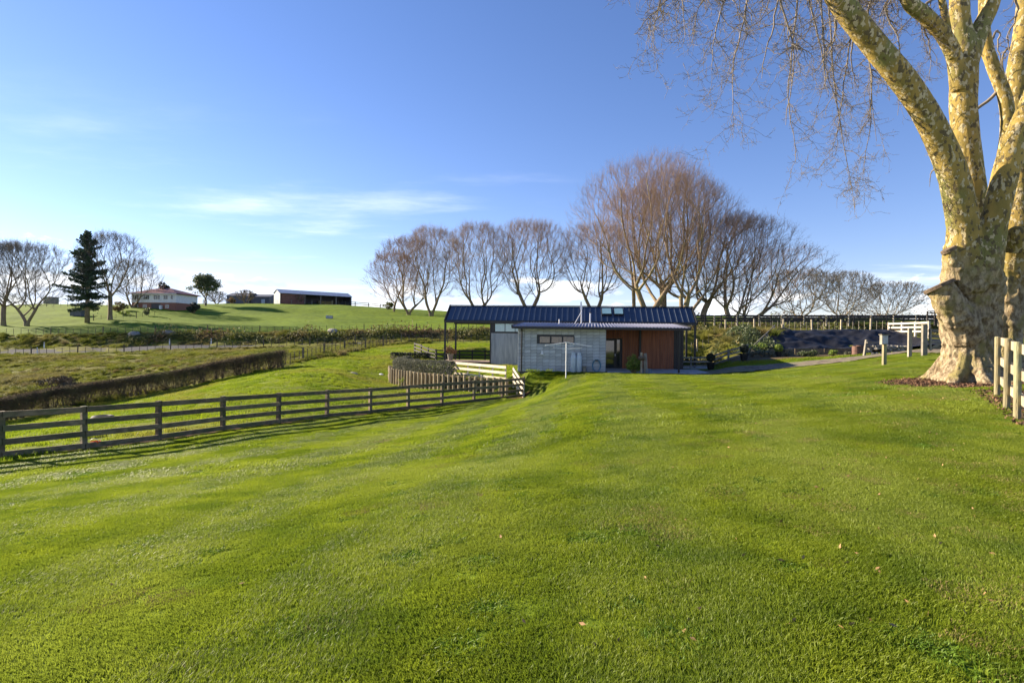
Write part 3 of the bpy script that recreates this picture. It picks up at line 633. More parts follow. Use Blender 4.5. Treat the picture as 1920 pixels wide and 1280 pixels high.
def plant_tree(name, label, px, d, top_py, crown_px, mt_twig, trunk_r, seed, group, N=1300, z=None, base_py=None, **k):
    b = G(px, d)
    hgt = (P(px, top_py, d)[2] - b[2]) * 0.955; w = crown_px / F * d * (1.24 if crown_px > 150 else 1.32)
    N = int(N * (1.25 if crown_px > 150 else 1.6))
    if crown_px <= 150: k.setdefault('twigs', 4)
    t = thing(name, label, 'tree', b, 0, group)
    tv, cv = bare_tree(hgt, w, trunk_r, N, seed, **k)
    mesh_obj('trunk', tv[0], tv[1], M['bark'], t, True); mesh_obj('crown', cv[0], cv[1], mt_twig, t, False)
    return t
gp = 'bare poplars in the row behind the house'
ROW = [
 (738, 168, 470, 78, 'twig_brown', 0.30, 'small rusty brown bare tree at the left end of the tree row', dict(N=900, round_=0.5, low=0.10)),
 (765, 160, 444, 105, 'twig_brown', 0.55, 'rusty brown bare tree with clustered trunks near the row end', dict(N=1300, stems=3, low=0.12)),
 (808, 156, 424, 100, 'twig', 0.55, 'grey bare tree just left of the blue roof end', dict(N=1300, stems=2)),
 (895, 146, 417, 106, 'twig', 0.6, 'fan-shaped bare tree above the left part of the blue roof', dict(N=1400, stems=2)),
 (992, 142, 412, 118, 'twig', 0.7, 'broad bare tree above the middle of the blue roof', dict(N=1500, stems=2)),
 (1112, 134, 418, 118, 'twig', 0.6, 'open vase-shaped bare tree behind the roof mast', dict(N=1100, stems=2)),
 (1188, 124, 350, 120, 'twig', 0.40, 'slender single-stemmed bare tree left of the tallest tree', dict(N=900, low=0.2)),
 (1216, 116, 298, 225, 'twig', 0.85, 'tallest bare poplar with a wide domed crown above the skylights', dict(N=2500, stems=2, low=0.17, round_=0.6)),
 (1243, 122, 318, 150, 'twig', 0.7, 'tall bare poplar directly right of the tallest one', dict(N=1000, low=0.2)),
 (1284, 112, 336, 190, 'twig', 0.8, 'big spreading bare poplar above the right end of the roof', dict(N=1800, stems=3, low=0.14)),
 (1318, 118, 395, 170, 'twig_brown', 0.6, 'brownish bare poplar just right of the roof end', dict(N=1500, low=0.15, lean=(0.22, 0))),
 (1372, 116, 402, 150, 'twig', 0.6, 'bare poplar behind the dark rail fence, right of the roof', dict(N=1400, stems=2, low=0.12, lean=(0.1, 0))),
 (1402, 120, 455, 170, 'twig', 0.6, 'low bare tree leaning to the right past its row', dict(N=1300, stems=3, low=0.08, lean=(0.3, 0), round_=0.5)),
 (1500, 190, 503, 115, 'twig_grey', 0.4, 'distant pale bare tree right after the poplar row', dict(N=900, stems=3, low=0.06, tw_r=0.022, twigs=5)),
 (1580, 205, 508, 105, 'twig_grey', 0.4, 'distant rounded bare tree in the middle of the far right trees', dict(N=900, stems=3, low=0.06, tw_r=0.022, twigs=5)),
 (1665, 215, 528, 115, 'twig_grey', 0.4, 'distant low bare tree nearest the big plane trunk', dict(N=900, stems=4, low=0.05, tw_r=0.022, twigs=5)),
]
for i, (px, d, top, cw, mk, tr, lab, kw) in enumerate(ROW):
    plant_tree('poplar_tree' if i < 13 else 'bare_tree', lab, px, d, top, cw, M[mk], tr, 300 + i, gp if i < 13 else 'distant bare trees at right', **kw)
gl = 'bare trees by the farmhouse'
LEFT = [(6, 114, 452, 95, 'bare tree cut off by the left edge of the photo', dict(N=900, stems=1, low=0.2)),
        (50, 115, 452, 125, 'wide bare tree with a stout forked trunk on the hillside', dict(N=1300, stems=2, low=0.16, bf=0.25)),
        (206, 122, 434, 92, 'tall thin bare tree right of the dark fir', dict(N=900, low=0.24)),
        (248, 150, 484, 70, 'bare tree behind the red roofed farmhouse', dict(N=900, stems=2, low=0.1)),
        (405, 205, 545, 34, 'small pale bare tree between farmhouse and sheds', dict(N=300, stems=3, low=0.08, tw_r=0.025)),
        (460, 198, 543, 30, 'small bare tree in front of the dark barn', dict(N=300, stems=3, low=0.08, tw_r=0.025)),
        (560, 196, 551, 20, 'tiny bare tree in front of the long shed', dict(N=160, stems=2, low=0.1, tw_r=0.025))]
for i, (px, d, top, cw, lab, kw) in enumerate(LEFT):
    plant_tree('bare_tree', lab, px, d, top, cw, M['twig_grey'], 0.42 if i < 4 else 0.12, 400 + i, gl, **kw)

# ------------------------------------------------------------------ leafy plants
def leaves(c, size, r, up=0.0):
    """one small pointed leaf quad for each centre"""
    n = len(c); a = r.normal(0, 1, (n, 3)); a[:, 2] += up; a /= np.linalg.norm(a, axis=1, keepdims=True)
    b = np.cross(a, r.normal(0, 1, (n, 3))); b /= np.linalg.norm(b, axis=1, keepdims=True) + 1e-9
    s = (size * r.uniform(0.6, 1.4, n))[:, None]
    v = np.stack([c - a * s, c + b * s * 0.45, c + a * s, c - b * s * 0.45], 1).reshape(-1, 3)
    return v, (np.arange(n)[:, None] * 4 + np.arange(4)[None])
def blob(n, rx, ry, rz, r, lumps=9, shell=0.5):
    k = r.normal(0, 1, (lumps, 3)); k /= np.linalg.norm(k, axis=1, keepdims=True); k *= 0.62
    w = r.integers(0, lumps, n); d = r.normal(0, 1, (n, 3)); d /= np.linalg.norm(d, axis=1, keepdims=True)
    p = k[w] + d * 0.42 * r.uniform(shell, 1, n)[:, None]
    return p * np.array((rx, ry, rz))
def bush(name, label, base, w, h, mt, seed, n=900, leaf=0.06, group=None, cat='bush', lumps=10):
    r = np.random.default_rng(seed); t = thing(name, label, cat, base, 0, group)
    c = blob(n, w / 2, w / 2, h / 2, r, lumps) + np.array((0, 0, h * 0.52)); c = c[c[:, 2] > 0.01]
    v, f = leaves(c, leaf, r); mesh_obj('foliage', v, f, mt, t)
    st = [(np.zeros(3), q) for q in c[:14]]
    v, f = tubes(np.array([s[0] for s in st]), np.array([s[1] for s in st]), np.full(len(st), 0.03 * h), np.full(len(st), 0.008 * h), 5); mesh_obj('stem', v, f, M['bark'], t)
    return t
def fir_tree(px, d, top):
    b = G(px, d); hgt = P(px, top, d)[2] - b[2]; r = np.random.default_rng(55)
    t = thing('fir_tree', 'tall dark green fir with drooping boughs on the left hillside', 'tree', b)
    MB().tube([(0, 0, -0.4), (0, 0, hgt * .3), (0.1, 0, hgt * .7), (0, 0, hgt)], [0.5, 0.36, 0.18, 0.02], 9).build('trunk', M['bark'], t, smooth=True)
    c, br = [], []
    for i in range(135):
        f = r.uniform(0.17, 0.985); z0 = f * hgt
        # longest boughs at mid height, thinner low down
        ln = (0.47 * hgt * (1 - f) ** 0.8 + 0.3) * r.uniform(0.45, 1.2) * (0.75 if f < 0.35 else 1) * 0.75
        a = r.uniform(0, 6.283); m = max(6, int(ln * 9)); s = np.linspace(0.12, 1, m)
        dr0 = 0.75 * f - 0.15 + r.normal(0, .12)
        p = np.stack([math.cos(a) * s * ln, math.sin(a) * s * ln, z0 + (dr0 * s - 0.28 * s * s + 0.25 * s ** 3) * ln], -1)
        br.append((np.array((0, 0, z0)), p[m // 2], 0.06)); br.append((p[m // 2], p[-1], 0.035))
        q = np.repeat(p, 9, 0) + r.normal(0, 1, (m * 9, 3)) * np.array((0.22, 0.22, 0.13)) * (0.5 + 0.5 * (1 - f)); q[:, 2] -= np.abs(r.normal(0, 0.22, m * 9)); c.append(q)
    v, fc = leaves(np.concatenate(c), 0.19, r); mesh_obj('crown', v, fc, M['fir'], t)
    v, fc = tubes(np.array([k[0] for k in br]), np.array([k[1] for k in br]), np.array([k[2] for k in br]), np.array([k[2] * .6 for k in br]), 4); mesh_obj('bough', v, fc, M['bark'], t)
fir_tree(163, 118, 431)
def ever_tree(px, d, top, crown_px, label, seed):
    b = G(px, d); hgt = P(px, top, d)[2] - b[2]; w = crown_px / F * d; r = np.random.default_rng(seed)
    t = thing('evergreen_tree', label, 'tree', b)
    tv, cv = bare_tree(hgt * 0.93, w * 0.85, 0.3, 160, seed, stems=2, low=0.2, twigs=1)
    mesh_obj('trunk', *tv, M['bark'], t, True); mesh_obj('branches', *cv, M['bark'], t)['kind'] = 'stuff'
    nd = cv[0][r.integers(0, len(cv[0]), 260)]; nd = nd[nd[:, 2] > hgt * 0.38]
    c = np.repeat(nd, 30, 0) + r.normal(0, 0.5, (len(nd) * 30, 3)) * np.array((1, 1, 0.55))
    v, f = leaves(c, 0.22, r); mesh_obj('crown', v, f, M['leaf'], t)
ever_tree(385, 172, 515, 56, 'leafy evergreen with pale trunks right of the farmhouse', 61)
bush('round_bush', 'dark round bush at the right corner of the farmhouse', G(362, 143) - np.array((0, 0, 0.1)), 3.4, 2.9, M['leaf_dark'], 62, 1800, 0.2)
bush('bush', 'dark evergreen crown showing above the farmhouse roof', G(302, 165), 5.0, 7.0, M['leaf_dark'], 63, 1800, 0.3)
bush('bush', 'small green bush in front of the brick farmhouse base', G(275, 131), 1.9, 2.0, M['leaf'], 64, 700, 0.13)
bush('bush', 'bright yellow-green low bush at the farmhouse lawn corner', G(233, 131), 2.4, 0.9, M['leaf_bright'], 65, 500, 0.13)
bush('bush', 'leafless-looking olive shrub left of the farmhouse', G(222, 140), 4.5, 2.6, M['scrub'], 66, 900, 0.2)
bush('bush', 'olive shrubs before the dark barn', G(432, 194), 4.0, 2.4, M['scrub'], 67, 700, 0.22)
bush('bush', 'round golden bush on the ridge left of the tree row', G(727, 178), 3.6, 2.6, M['scrub'], 68, 700, 0.22)
bush('bush', 'reddish brown rounded bush behind the bare hedge', G(112, 46.5) + np.array((0, 0, 0.1)), 3.3, 1.5, M['hedge_twig'], 69, 2600, 0.08)
# roadside scrub, one tangled mass on the bank beyond the road
r = np.random.default_rng(70); n = 26000
x = np.concatenate([r.uniform(-62, 12, n // 2), r.uniform(9, 68, n // 2)]); y = np.where(x < 9.0, r.normal(92.3, 1.0, n), r.normal(93.0, 1.2, n))
y[n // 2:] = r.normal(84, 2.2, n // 2); y[n // 2:] = np.where(r.random(n // 2) < 0.6, r.normal(92.5, 1.3, n // 2), r.normal(62, 2.5, n // 2))
dn = vnoise(x, y, 3.0, 71) * 0.6 + vnoise(x, y, 8.0, 72) * 0.6; k = dn > 0.42; x, y, dn = x[k], y[k], dn[k]
zz = H(x, y) + np.abs(r.normal(0, 1, len(x))) * (dn - 0.36) * 1.7
v, f = leaves(np.stack([x, y, zz], -1), 0.2, r); o = mesh_obj('roadside_scrub', v, f, M['scrub']); tag(o, 'tangled olive and brown scrub along the road bank', 'scrub', kind='stuff')
# leafy bank right of the house
n = 22000; x = r.uniform(11, 22, n); y = r.uniform(47, 54, n); dn = vnoise(x, y, 1.1, 73); k = dn > 0.3; x, y, dn = x[k], y[k], dn[k]
v, f = leaves(np.stack([x, y, H(x, y) + r.random(len(x)) * dn * 1.1], -1), 0.09, r); o = mesh_obj('bank_shrubbery', v, f, M['leaf']); tag(o, 'low green shrubbery covering the bank right of the house', 'shrubbery', kind='stuff')
n = 2500; x = r.normal(15.6, 1.0, n); y = r.normal(48.2, 0.6, n)
v, f = leaves(np.stack([x, y, H(x, y) + r.random(n) * 0.6], -1), 0.11, r, 0.8); o = mesh_obj('dead_bracken', v, f, M['straw']); tag(o, 'patch of brown dead foliage at the foot of the bank', 'bracken', kind='stuff')
# far tree line on the horizon
n = 24000; x = np.concatenate([r.uniform(-40, 420, n * 2 // 3), r.uniform(60, 200, n // 3)]); y = r.normal(330, 8, n)
top = 3 + 7 * vnoise(x, y * 0, 13, 74) + 4 * vnoise(x, y * 0, 4, 75); zz = H(x, y) + top * r.random(n) ** 1.6 + 1
v, f = leaves(np.stack([x, y, zz], -1), 0.55, r, 1.0); o = mesh_obj('far_treeline', v, f, M['twig_grey']); tag(o, 'faint far line of trees along the horizon', 'treeline', kind='stuff')

# ------------------------------------------------------------------ hedge along the paddock
hp = np.array([XY(-60, 35.0), XY(0, 36), XY(90, 40), XY(175, 43), XY(350, 47), XY(532, 50)])
hs = np.concatenate([[0], np.cumsum(np.hypot(*np.diff(hp, axis=0).T))])
hedge = thing('hedge', 'long clipped leafless brown hedge crossing the paddock', 'hedge', (hp[3][0], hp[3][1], h1(*hp[3])))
def along(q, s, t): return np.stack([np.interp(t, s, q[:, 0]), np.interp(t, s, q[:, 1])], -1)
r = np.random.default_rng(80); ho = np.array(hedge.location)
tb = np.arange(0.2, hs[-1], 0.36) + r.uniform(-0.12, 0.12, len(np.arange(0.2, hs[-1], 0.36)))
S0, S1, Ra, Rb = [], [], [], []
for q in along(hp, hs, tb):
    z0 = h1(*q); k = r.integers(8, 15)
    if r.random() < 0.10: continue
    for _ in range(k):
        a = q + r.normal(0, 0.06, 2); b = q + r.normal(0, 0.30, 2)
        p0 = np.array((*a, z0 - .05)); p1 = np.array((*(0.5 * (a + b) + r.normal(0, 0.05, 2)), z0 + r.uniform(.5, .8))); p2 = np.array((*b, z0 + r.uniform(1.1, 1.5)))
        S0 += [p0, p1]; S1 += [p1, p2]; w = r.uniform(0.016, 0.032); Ra += [w, w * .75]; Rb += [w * .75, w * .4]
v, f = tubes(np.array(S0) - ho, np.array(S1) - ho, np.array(Ra), np.array(Rb), 4); mesh_obj('stems', v, f, M['hedge_twig'], hedge)['kind'] = 'stuff'
n = 42000; tq = r.uniform(0, hs[-1], n); q = along(hp, hs, tq); clumpy = vnoise(tq, tq * 0, 0.55, 81)
zr = 1.5 - np.abs(r.normal(0, 0.6, n)) * (0.45 + 0.9 * clumpy); zr = np.clip(zr, 0.15, 1.52); wd = 0.40 - 0.10 * (1.5 - zr)
q0 = np.stack([q[:, 0] + r.uniform(-1, 1, n) * wd, q[:, 1] + r.uniform(-1, 1, n) * wd, zr], -1); q0[:, 2] += H(q0[:, 0], q0[:, 1])
dv = r.normal(0, 1, (n, 3)) + np.array((0, 0, 0.9)); dv /= np.linalg.norm(dv, axis=1, keepdims=True)
v, f = tubes(q0 - ho, q0 - ho + dv * r.uniform(0.08, 0.26, n)[:, None], np.full(n, 0.009), np.full(n, 0.005), 3); mesh_obj('twigs', v, f, M['hedge_twig'], hedge)['kind'] = 'stuff'
n = 7000; tq = r.uniform(0, hs[-1], n); q = along(hp, hs, tq); c = np.stack([q[:, 0] + r.normal(0, .22, n), q[:, 1] + r.normal(0, .22, n), r.uniform(0.2, 1.45, n)], -1); c[:, 2] += H(c[:, 0], c[:, 1])
v, f = leaves(c - ho, 0.045, r); mesh_obj('dry_leaves', v, f, M['scrub'], hedge)['kind'] = 'stuff'

# ------------------------------------------------------------------ fences
def post_stamp(name, w, h, mt, round_=False):
    m = MB()
    if round_: m.lathe([(w / 2, -0.3), (w / 2, h - 0.015), (w / 2 - 0.012, h)], n=12)
    else: m.box((0, 0, h / 2 - 0.15), (w, w, h + 0.3))
    return Stamp(name, m, mt, False)
def fence(name, label, line, h, pw, rails, rh, rt, mt, rail_mt=None, group=None, side=1, round_=False, jit=0.01, zoff=None, cat='fence'):
    line = [np.array((p[0], p[1], h1(p[0], p[1]) if len(p) < 3 else p[2])) for p in line]
    t = thing(name, label, cat, line[0], 0, group); o = line[0]
    st = post_stamp('post', pw, h, mt, round_)
    for i, p in enumerate(line):
        a, b = line[max(0, i - 1)], line[min(len(line) - 1, i + 1)]; rz = math.atan2(b[1] - a[1], b[0] - a[0])
        q = st.put(t, p - o, rz); q.scale = (1, 1, 1 + random.uniform(-.02, .02)); q.rotation_euler = (random.uniform(-jit, jit), random.uniform(-jit, jit), rz)
    for i in range(len(line) - 1):
        a, b = line[i], line[i + 1]; d = (b - a)[:2]; d = d / np.linalg.norm(d); nrm = np.array((-d[1], d[0], 0)) * side * (pw / 2 + rt / 2 - (0.012 if round_ else -0.002)); dd = np.array((d[0], d[1], 0)) * 0.004
        for z in rails:
            j = random.uniform(-.012, .012)
            MB().beam(a + nrm + dd + (0, 0, z + j), b + nrm - dd + (0, 0, z + random.uniform(-.012, .012)), rt, rh).build('rail', rail_mt or mt, t, o)
    return t
FL = [XY(-150, 13.1)] + FPOST
fence('rail_fence', 'weathered brown timber rail fence running across the lawn edge', FL, 1.20, 0.13, (0.10, 0.42, 0.76, 1.10), 0.15, 0.04, M['fence'], side=-1)
# wire and batten fences
def wire_fence(label, line, h, post_every, bat_every, post_mt, pw=0.11, bat_w=0.06, group='wire and batten fences', bat_mt=None, strainer=False):
    line = np.array(line, float); s = np.concatenate([[0], np.cumsum(np.hypot(*np.diff(line, axis=0).T))])
    p0 = np.array((*line[0], h1(*line[0]))); t = thing('wire_fence', label, 'fence', p0, 0, group)
    ps = Stamp('post', MB().box((0, 0, h / 2), (pw, pw, h + 0.25)), post_mt); bs = Stamp('batten', MB().box((0, 0, h * 0.5), (bat_w, 0.03, h * 0.86)), bat_mt or post_mt)
    ts = np.arange(0, s[-1], bat_every); q = along(line, s, ts); zz = H(q[:, 0], q[:, 1])
    k = max(1, int(round(post_every / bat_every)))
    for i in range(len(ts)):
        loc = np.array((*q[i], zz[i])) - p0
        o = (ps if i % k == 0 else bs).put(t, loc + np.array((0, 0, 0.05)), random.uniform(-.2, .2)); o.rotation_euler = (random.uniform(-.03, .03), random.uniform(-.03, .03), 0)
    for z in (0.25, 0.5, 0.75, 0.95):
        MB().tube(np.stack([q[:, 0], q[:, 1], zz + z * h], -1)[::2] - p0, 0.008, 3).build('wire', M['wire'], t)
    return t
M['batten_brown'] = mat('batten_timber', (0.15, 0.12, 0.08), (0.09, 0.07, 0.045), 0.9, 5, 4, rand=0.3)
wire_fence('batten fence along the near side of the road', [(-88, 80.8), (-30, 80.6), (-16, 79.5), (-4, 78), (14, 77)], 1.15, 6.5, 1.1, M['batten_brown'])
wire_fence('batten fence on top of the far road bank', [(-86, 95.3), (-40, 95.2), (0, 95.0), (12, 95)], 1.15, 9.0, 1.25, M['batten_brown'])
wire_fence('leaning post and batten fence from hedge end up the paddock', [XY(527, 50.2), XY(575, 56), XY(628, 63), XY(735, 77.5)], 1.15, 5.0, 1.0, M['batten_brown'], pw=0.15)
wire_fence('pale posted wire fence along the top of the black bank', [XY(1255, 55.5), XY(1355, 55), XY(1450, 54.3), XY(1560, 54), XY(1665, 53.5)], 1.15, 2.65, 0.53, M['pale_timber'], pw=0.12, bat_w=0.035, bat_mt=M['grey_post'])
wire_fence('small batten fence around the farmhouse lawn', [XY(175, 121), XY(240, 124), XY(300, 130)], 1.1, 8, 1.3, M['batten_brown'])
wire_fence('distant batten fence behind the hillside trees', [XY(-30, 160), XY(60, 158), XY(150, 156), XY(235, 152)], 1.2, 7, 2.2, M['batten_brown'])
wire_fence('distant batten fence along the ridge before the sheds', [XY(380, 188), XY(470, 192), XY(560, 194), XY(650, 194)], 1.2, 7, 2.3, M['grey_post'], pw=0.16)
# rail fences in the background
dk = 'dark stockyard rail fences behind the bank'
fence('rail_fence', 'long dark stockyard rail fence with pale posts, front one', [XY(px, 82 + (px - 1255) * 0.006) + (P(px, 606.5, 82)[2],) for px in np.arange(1255, 1800, 42)], 1.25, 0.17, (0.35, 0.72, 1.12), 0.19, 0.05, M['grey_post'], M['dark_timber'], dk, side=1)
fence('rail_fence', 'dark stockyard rail fence running just behind the pale-posted one', [XY(px, 87) + (P(px, 606, 87)[2],) for px in np.arange(1290, 1830, 31)], 1.28, 0.16, (0.45, 0.82, 1.17), 0.19, 0.05, M['dark_timber'], None, dk, side=1)
fence('rail_fence', 'short high dark yard rails beside the plane trunk', [XY(px, 78) + (P(px, 606, 78)[2],) for px in (1738, 1752, 1766, 1780, 1794)], 1.7, 0.15, (0.35, 0.7, 1.05, 1.4, 1.65), 0.13, 0.05, M['dark_timber'], None, dk, side=-1)
fence('rail_fence', 'dark rail fence right of the plane trunk', [XY(px, 70) for px in (1880, 1905, 1930, 1955)], 1.5, 0.15, (0.35, 0.72, 1.1, 1.42), 0.15, 0.05, M['dark_timber'], None, dk, side=-1)
fence('rail_fence', 'dark rail fence curving behind the porch and round lavender', [XY(778, 60), XY(790, 57), XY(803, 55), XY(818, 53.5), XY(838, 53), XY(862, 53), XY(886, 53), XY(910, 53), XY(934, 53)], 1.1, 0.13, (0.3, 0.63, 0.98), 0.13, 0.04, M['dark_timber'], None, None, side=-1)
fence('rail_fence', 'grey timber rail fence behind the two topiary pots', [XY(1278, 44.5), XY(1296, 44.5), XY(1331, 44.6), XY(1366, 44.7), XY(1401, 45.0)], 0.95, 0.12, (0.2, 0.52, 0.84), 0.12, 0.035, M['grey_post'], None, None, side=-1)
fence('rail_fence', 'pale new timber rail fence above the black bank', [XY(px, d_) + (P(px, 627.5, d_)[2],) for px, d_ in ((1666, 53.4), (1691, 51.6), (1716, 49.8), (1741, 48))], 1.15, 0.14, (0.3, 0.66, 1.02), 0.16, 0.04, M['white_timber'], None, None, side=-1)
fence('rail_fence', 'short rail fence on the far ridge left of the tree row', [XY(640, 200), XY(665, 198), XY(690, 194), XY(712, 188), XY(740, 184)], 1.3, 0.2, (0.5, 1.1), 0.22, 0.06, M['dark_timber'], None, None)
# near right fence of round posts
RP = [XY(1871, 11.8), XY(1889, 10.2), XY(1909, 9.3), (7.35, 7.9), (6.2, 6.2)]
rf = fence('post_and_rail_fence', 'round pale posts with sawn rails beside the plane tree', RP, 1.24, 0.105, (0.32, 0.72, 1.13), 0.155, 0.045, M['round_post'], M['pale_timber'], None, side=1, round_=True)

# ------------------------------------------------------------------ gate by the tree
gb = G(1733, 26.0); gate = thing('farm_gate', 'grey timber field gate with diagonal brace left of the plane trunk', 'gate', gb)
ga = math.atan2(-0.5, 2.4)
def gp_(x, z, o=0.0): return (x * math.cos(ga) - o * math.sin(ga), x * math.sin(ga) + o * math.cos(ga), z)
MB().box((0, 0, 0.55), (0.19, 0.19, 1.75), ga).build('post', M['grey_post'], gate)
MB().box((-0.42, 0.35, 0.5), (0.14, 0.14, 1.55), ga).build('post', M['grey_post'], gate)
for z in (0.38, 0.64, 0.9, 1.16): MB().beam(gp_(0.16, z), gp_(2.6, z), 0.04, 0.13).build('rail', M['grey_post'], gate)
MB().beam(gp_(0.2, 0.3, -0.05), gp_(1.6, 1.2, -0.05), 0.04, 0.13).build('brace', M['grey_post'], gate)
MB().beam(gp_(0.22, 0.28, -0.046), gp_(0.22, 1.24, -0.046), 0.04, 0.12).build('stile', M['grey_post'], gate)

# ------------------------------------------------------------------ retaining wall of poles, lavender, white rail
wl_ = np.array(WALL); ws = np.concatenate([[0], np.cumsum(np.hypot(*np.diff(wl_, axis=0).T))])
s_start = ws[2] - 0.6; wo_ = np.array((*WALL[3], PADZ))
wall = thing('retaining_wall', 'curved retaining wall of upright timber poles below the lavender', 'retaining wall', wo_)
ps = Stamp('pole', MB().lathe([(0.105, -0.1), (0.10, 1.0), (0.09, 1.02)], n=12), M['pole'], False)
for t in np.arange(s_start, ws[-1], 0.46):
    q = along(wl_, ws, np.array([t]))[0]; fr = (t - s_start) / (ws[-1] - s_start)
    e = along(wl_, ws, np.array([min(t + .1, ws[-1])]))[0] - along(wl_, ws, np.array([t - .1]))[0]; e /= np.linalg.norm(e); nrm = np.array((e[1], -e[0]))
    q = q + nrm * 0.16; top = PADZ - 0.24 - 0.16 * fr + random.uniform(-.03, .03); zb = h1(*(q + nrm * 0.4)) - 0.25
    ps.put(wall, (q[0] - wo_[0], q[1] - wo_[1], zb - wo_[2]), random.uniform(0, 3), (random.uniform(.88, 1.1),) * 2 + ((top - zb) / 1.02,))
tt_ = np.arange(s_start - 0.3, ws[-1], 0.5); qq = along(wl_, ws, tt_)
for i in range(len(tt_) - 1):
    for k in range(5):
        a, b = qq[i], qq[i + 1]; z = PADZ - 0.40 - 0.16 * (tt_[i] - s_start) / (ws[-1] - s_start) - k * 0.23
        if i % 4 == 0:
            b = qq[min(i + 4, len(qq) - 1)]
            MB().beam((*a, z), (*b, z), 0.05, 0.215).build('backing_board', M['fence'], wall, wo_)
lav = thing('lavender_hedge', 'grey-green clipped lavender hedge on top of the pole wall', 'hedge', wo_)
r = np.random.default_rng(90); n = 15000; tq = r.uniform(ws[1] + 1, ws[-1] - 5.0, n); q = along(wl_, ws, tq); q1 = along(wl_, ws, tq + .1) - along(wl_, ws, tq - .1); q1 /= np.linalg.norm(q1, axis=1, keepdims=True); nr_ = np.stack([-q1[:, 1], q1[:, 0]], -1)
off = 0.62 + r.uniform(-1, 1, n) * 0.52; hh = 0.80 * np.sqrt(np.maximum(0.05, 1 - (np.abs(off - 0.62) / 0.58) ** 3)) * (0.86 + 0.2 * vnoise(tq, off * 2, 0.5, 91)); zz = PADZ - 0.30 + hh * np.where(r.random(n) < 0.6, 1, r.random(n))
c = np.stack([q[:, 0] + nr_[:, 0] * off, q[:, 1] + nr_[:, 1] * off, zz], -1) - wo_
v, f = leaves(c, 0.05, r, 1.0); mesh_obj('foliage', v, f, M['leaf_grey'], lav)
n = 900; i0 = r.integers(0, len(c), n); b0 = c[i0].copy(); b0[:, 2] = PADZ - wo_[2] - 0.42; v, f = tubes(b0, c[i0], np.full(n, .008), np.full(n, .005), 3); mesh_obj('stem', v, f, M['leaf_grey'], lav)
bk = thing('dark_hedge', 'low dark hedge behind the lavender curve', 'hedge', (*XY(772, 55), PADZ))
n = 3500; c = np.stack([r.uniform(-2.0, 1.9, n), r.uniform(-0.4, .4, n), np.sqrt(r.random(n)) * 0.72], -1)
v, f = leaves(c, 0.06, r); mesh_obj('foliage', v, f, M['leaf_dark'], bk)
sb_ = c[:60].copy(); sb_[:, 2] = -0.05; v, f = tubes(sb_, c[:60], np.full(60, .012), np.full(60, .006), 4); mesh_obj('stem', v, f, M['bark'], bk)
# white rail around the steps
A_ = P(852, 680, 40.6); B_ = P(949, 688.5, 36.2); C_ = P(824, 704, 39.9); D_ = P(962, 690, 36.0); E_ = P(982, 722, 34.6)
st = thing('step_handrail', 'sunlit pale timber handrail around the garden steps', 'handrail', (A_[0], A_[1], PADZ))
so = np.array(st.location)
for k, dz in enumerate((0, -0.36, -0.74)):
    MB().beam(A_ + (0, 0, dz), B_ + (0, 0, dz), 0.05, 0.17).build('rail', M['white_timber'], st, so)
    MB().beam(A_ + (-0.03 + 0.25 * k * .3, -.04, dz), C_ + (0.3 * k, 0.02 * k, dz * 0.95 + 0.04 * k), 0.05, 0.15).build('rail', M['white_timber'], st, so)
    MB().beam(D_ + (0, 0, dz), E_ + (0.02, 0, dz * 1.0), 0.05, 0.16).build('rail', M['white_timber'], st, so)
for f_ in (0.02, 0.27, 0.5, 0.75, 0.98):
    q = A_ * (1 - f_) + B_ * f_; MB().box((q[0] + .04, q[1] + .07, q[2] - 0.62), (0.10, 0.08, 1.2)).build('post', M['white_timber'], st, so)
for f_ in (0.5, 0.95):
    q = A_ * (1 - f_) + C_ * f_; MB().box((q[0] + .05, q[1] + .06, q[2] - 0.6), (0.09, 0.08, 1.1)).build('post', M['white_timber'], st, so)
for f_ in (0.0, 0.35, 0.95):
    q = D_ * (1 - f_) + E_ * f_; MB().box((q[0] + .03, q[1] + .07, q[2] - 0.6), (0.11, 0.09, 1.28)).build('post', M['white_timber'], st, so)

# ------------------------------------------------------------------ the modern house
HO = np.array((*XY(972, 37.0), PADZ)); HY = R(-6.3); hc, hs_ = math.cos(HY), math.sin(HY)
house = thing('modern_house', 'long low house with dark blue metal roof and grey block front', 'house', HO, HY)
def lx(px, ly):
    u = (px - 960) / F; return (u * (HO[1] + hc * ly) - HO[0] + hs_ * ly) / (hc - u * hs_)
def lz(px, py, ly, x=None):
    x = lx(px, ly) if x is None else x
    Y = HO[1] + hs_ * x + hc * ly; return (P(px, py, Y)[2]) - HO[2]
def hb(name, m, c, s, parent=house): return MB().box(c, s).build(name, m, parent)
# block-walled wing
BW, BH = 5.6, 2.8
wallp = hb('block_wall', M['mortar'], (BW / 2, 4.55, BH / 2 - 0.1), (BW - 0.03, 9.05, BH + 0.14))
blk = Stamp('block', MB().box((0, 0, 0), (0.388, 0.05, 0.188)), M['block'])
half = Stamp('block', MB().box((0, 0, 0), (0.188, 0.05, 0.188)), M['block'])
wx0, wx1, wz0, wz1 = lx(1010.5, 0), lx(1077, 0), lz(1043, 644.5, 0), lz(1043, 629.5, 0)
for i in range(14):
    for j in range(14):
        x0, z0 = i * 0.4 + 0.2, j * 0.2 + 0.1
        if wx0 - 0.12 < x0 < wx1 + 0.12 and wz0 - 0.04 < z0 < wz1 + 0.04: continue
        blk.put(wallp, (x0, -0.006 + random.uniform(-.003, .003), z0))
for i in range(22):
    for j in range(14):
        blk.put(wallp, (-0.006 + random.uniform(-.003, .003), i * 0.4 + 0.23, j * 0.2 + 0.1), math.pi / 2)
for i in range(12):
    for j in range(14):
        blk.put(wallp, (BW + 0.006, i * 0.4 + 0.23, j * 0.2 + 0.1), math.pi / 2)
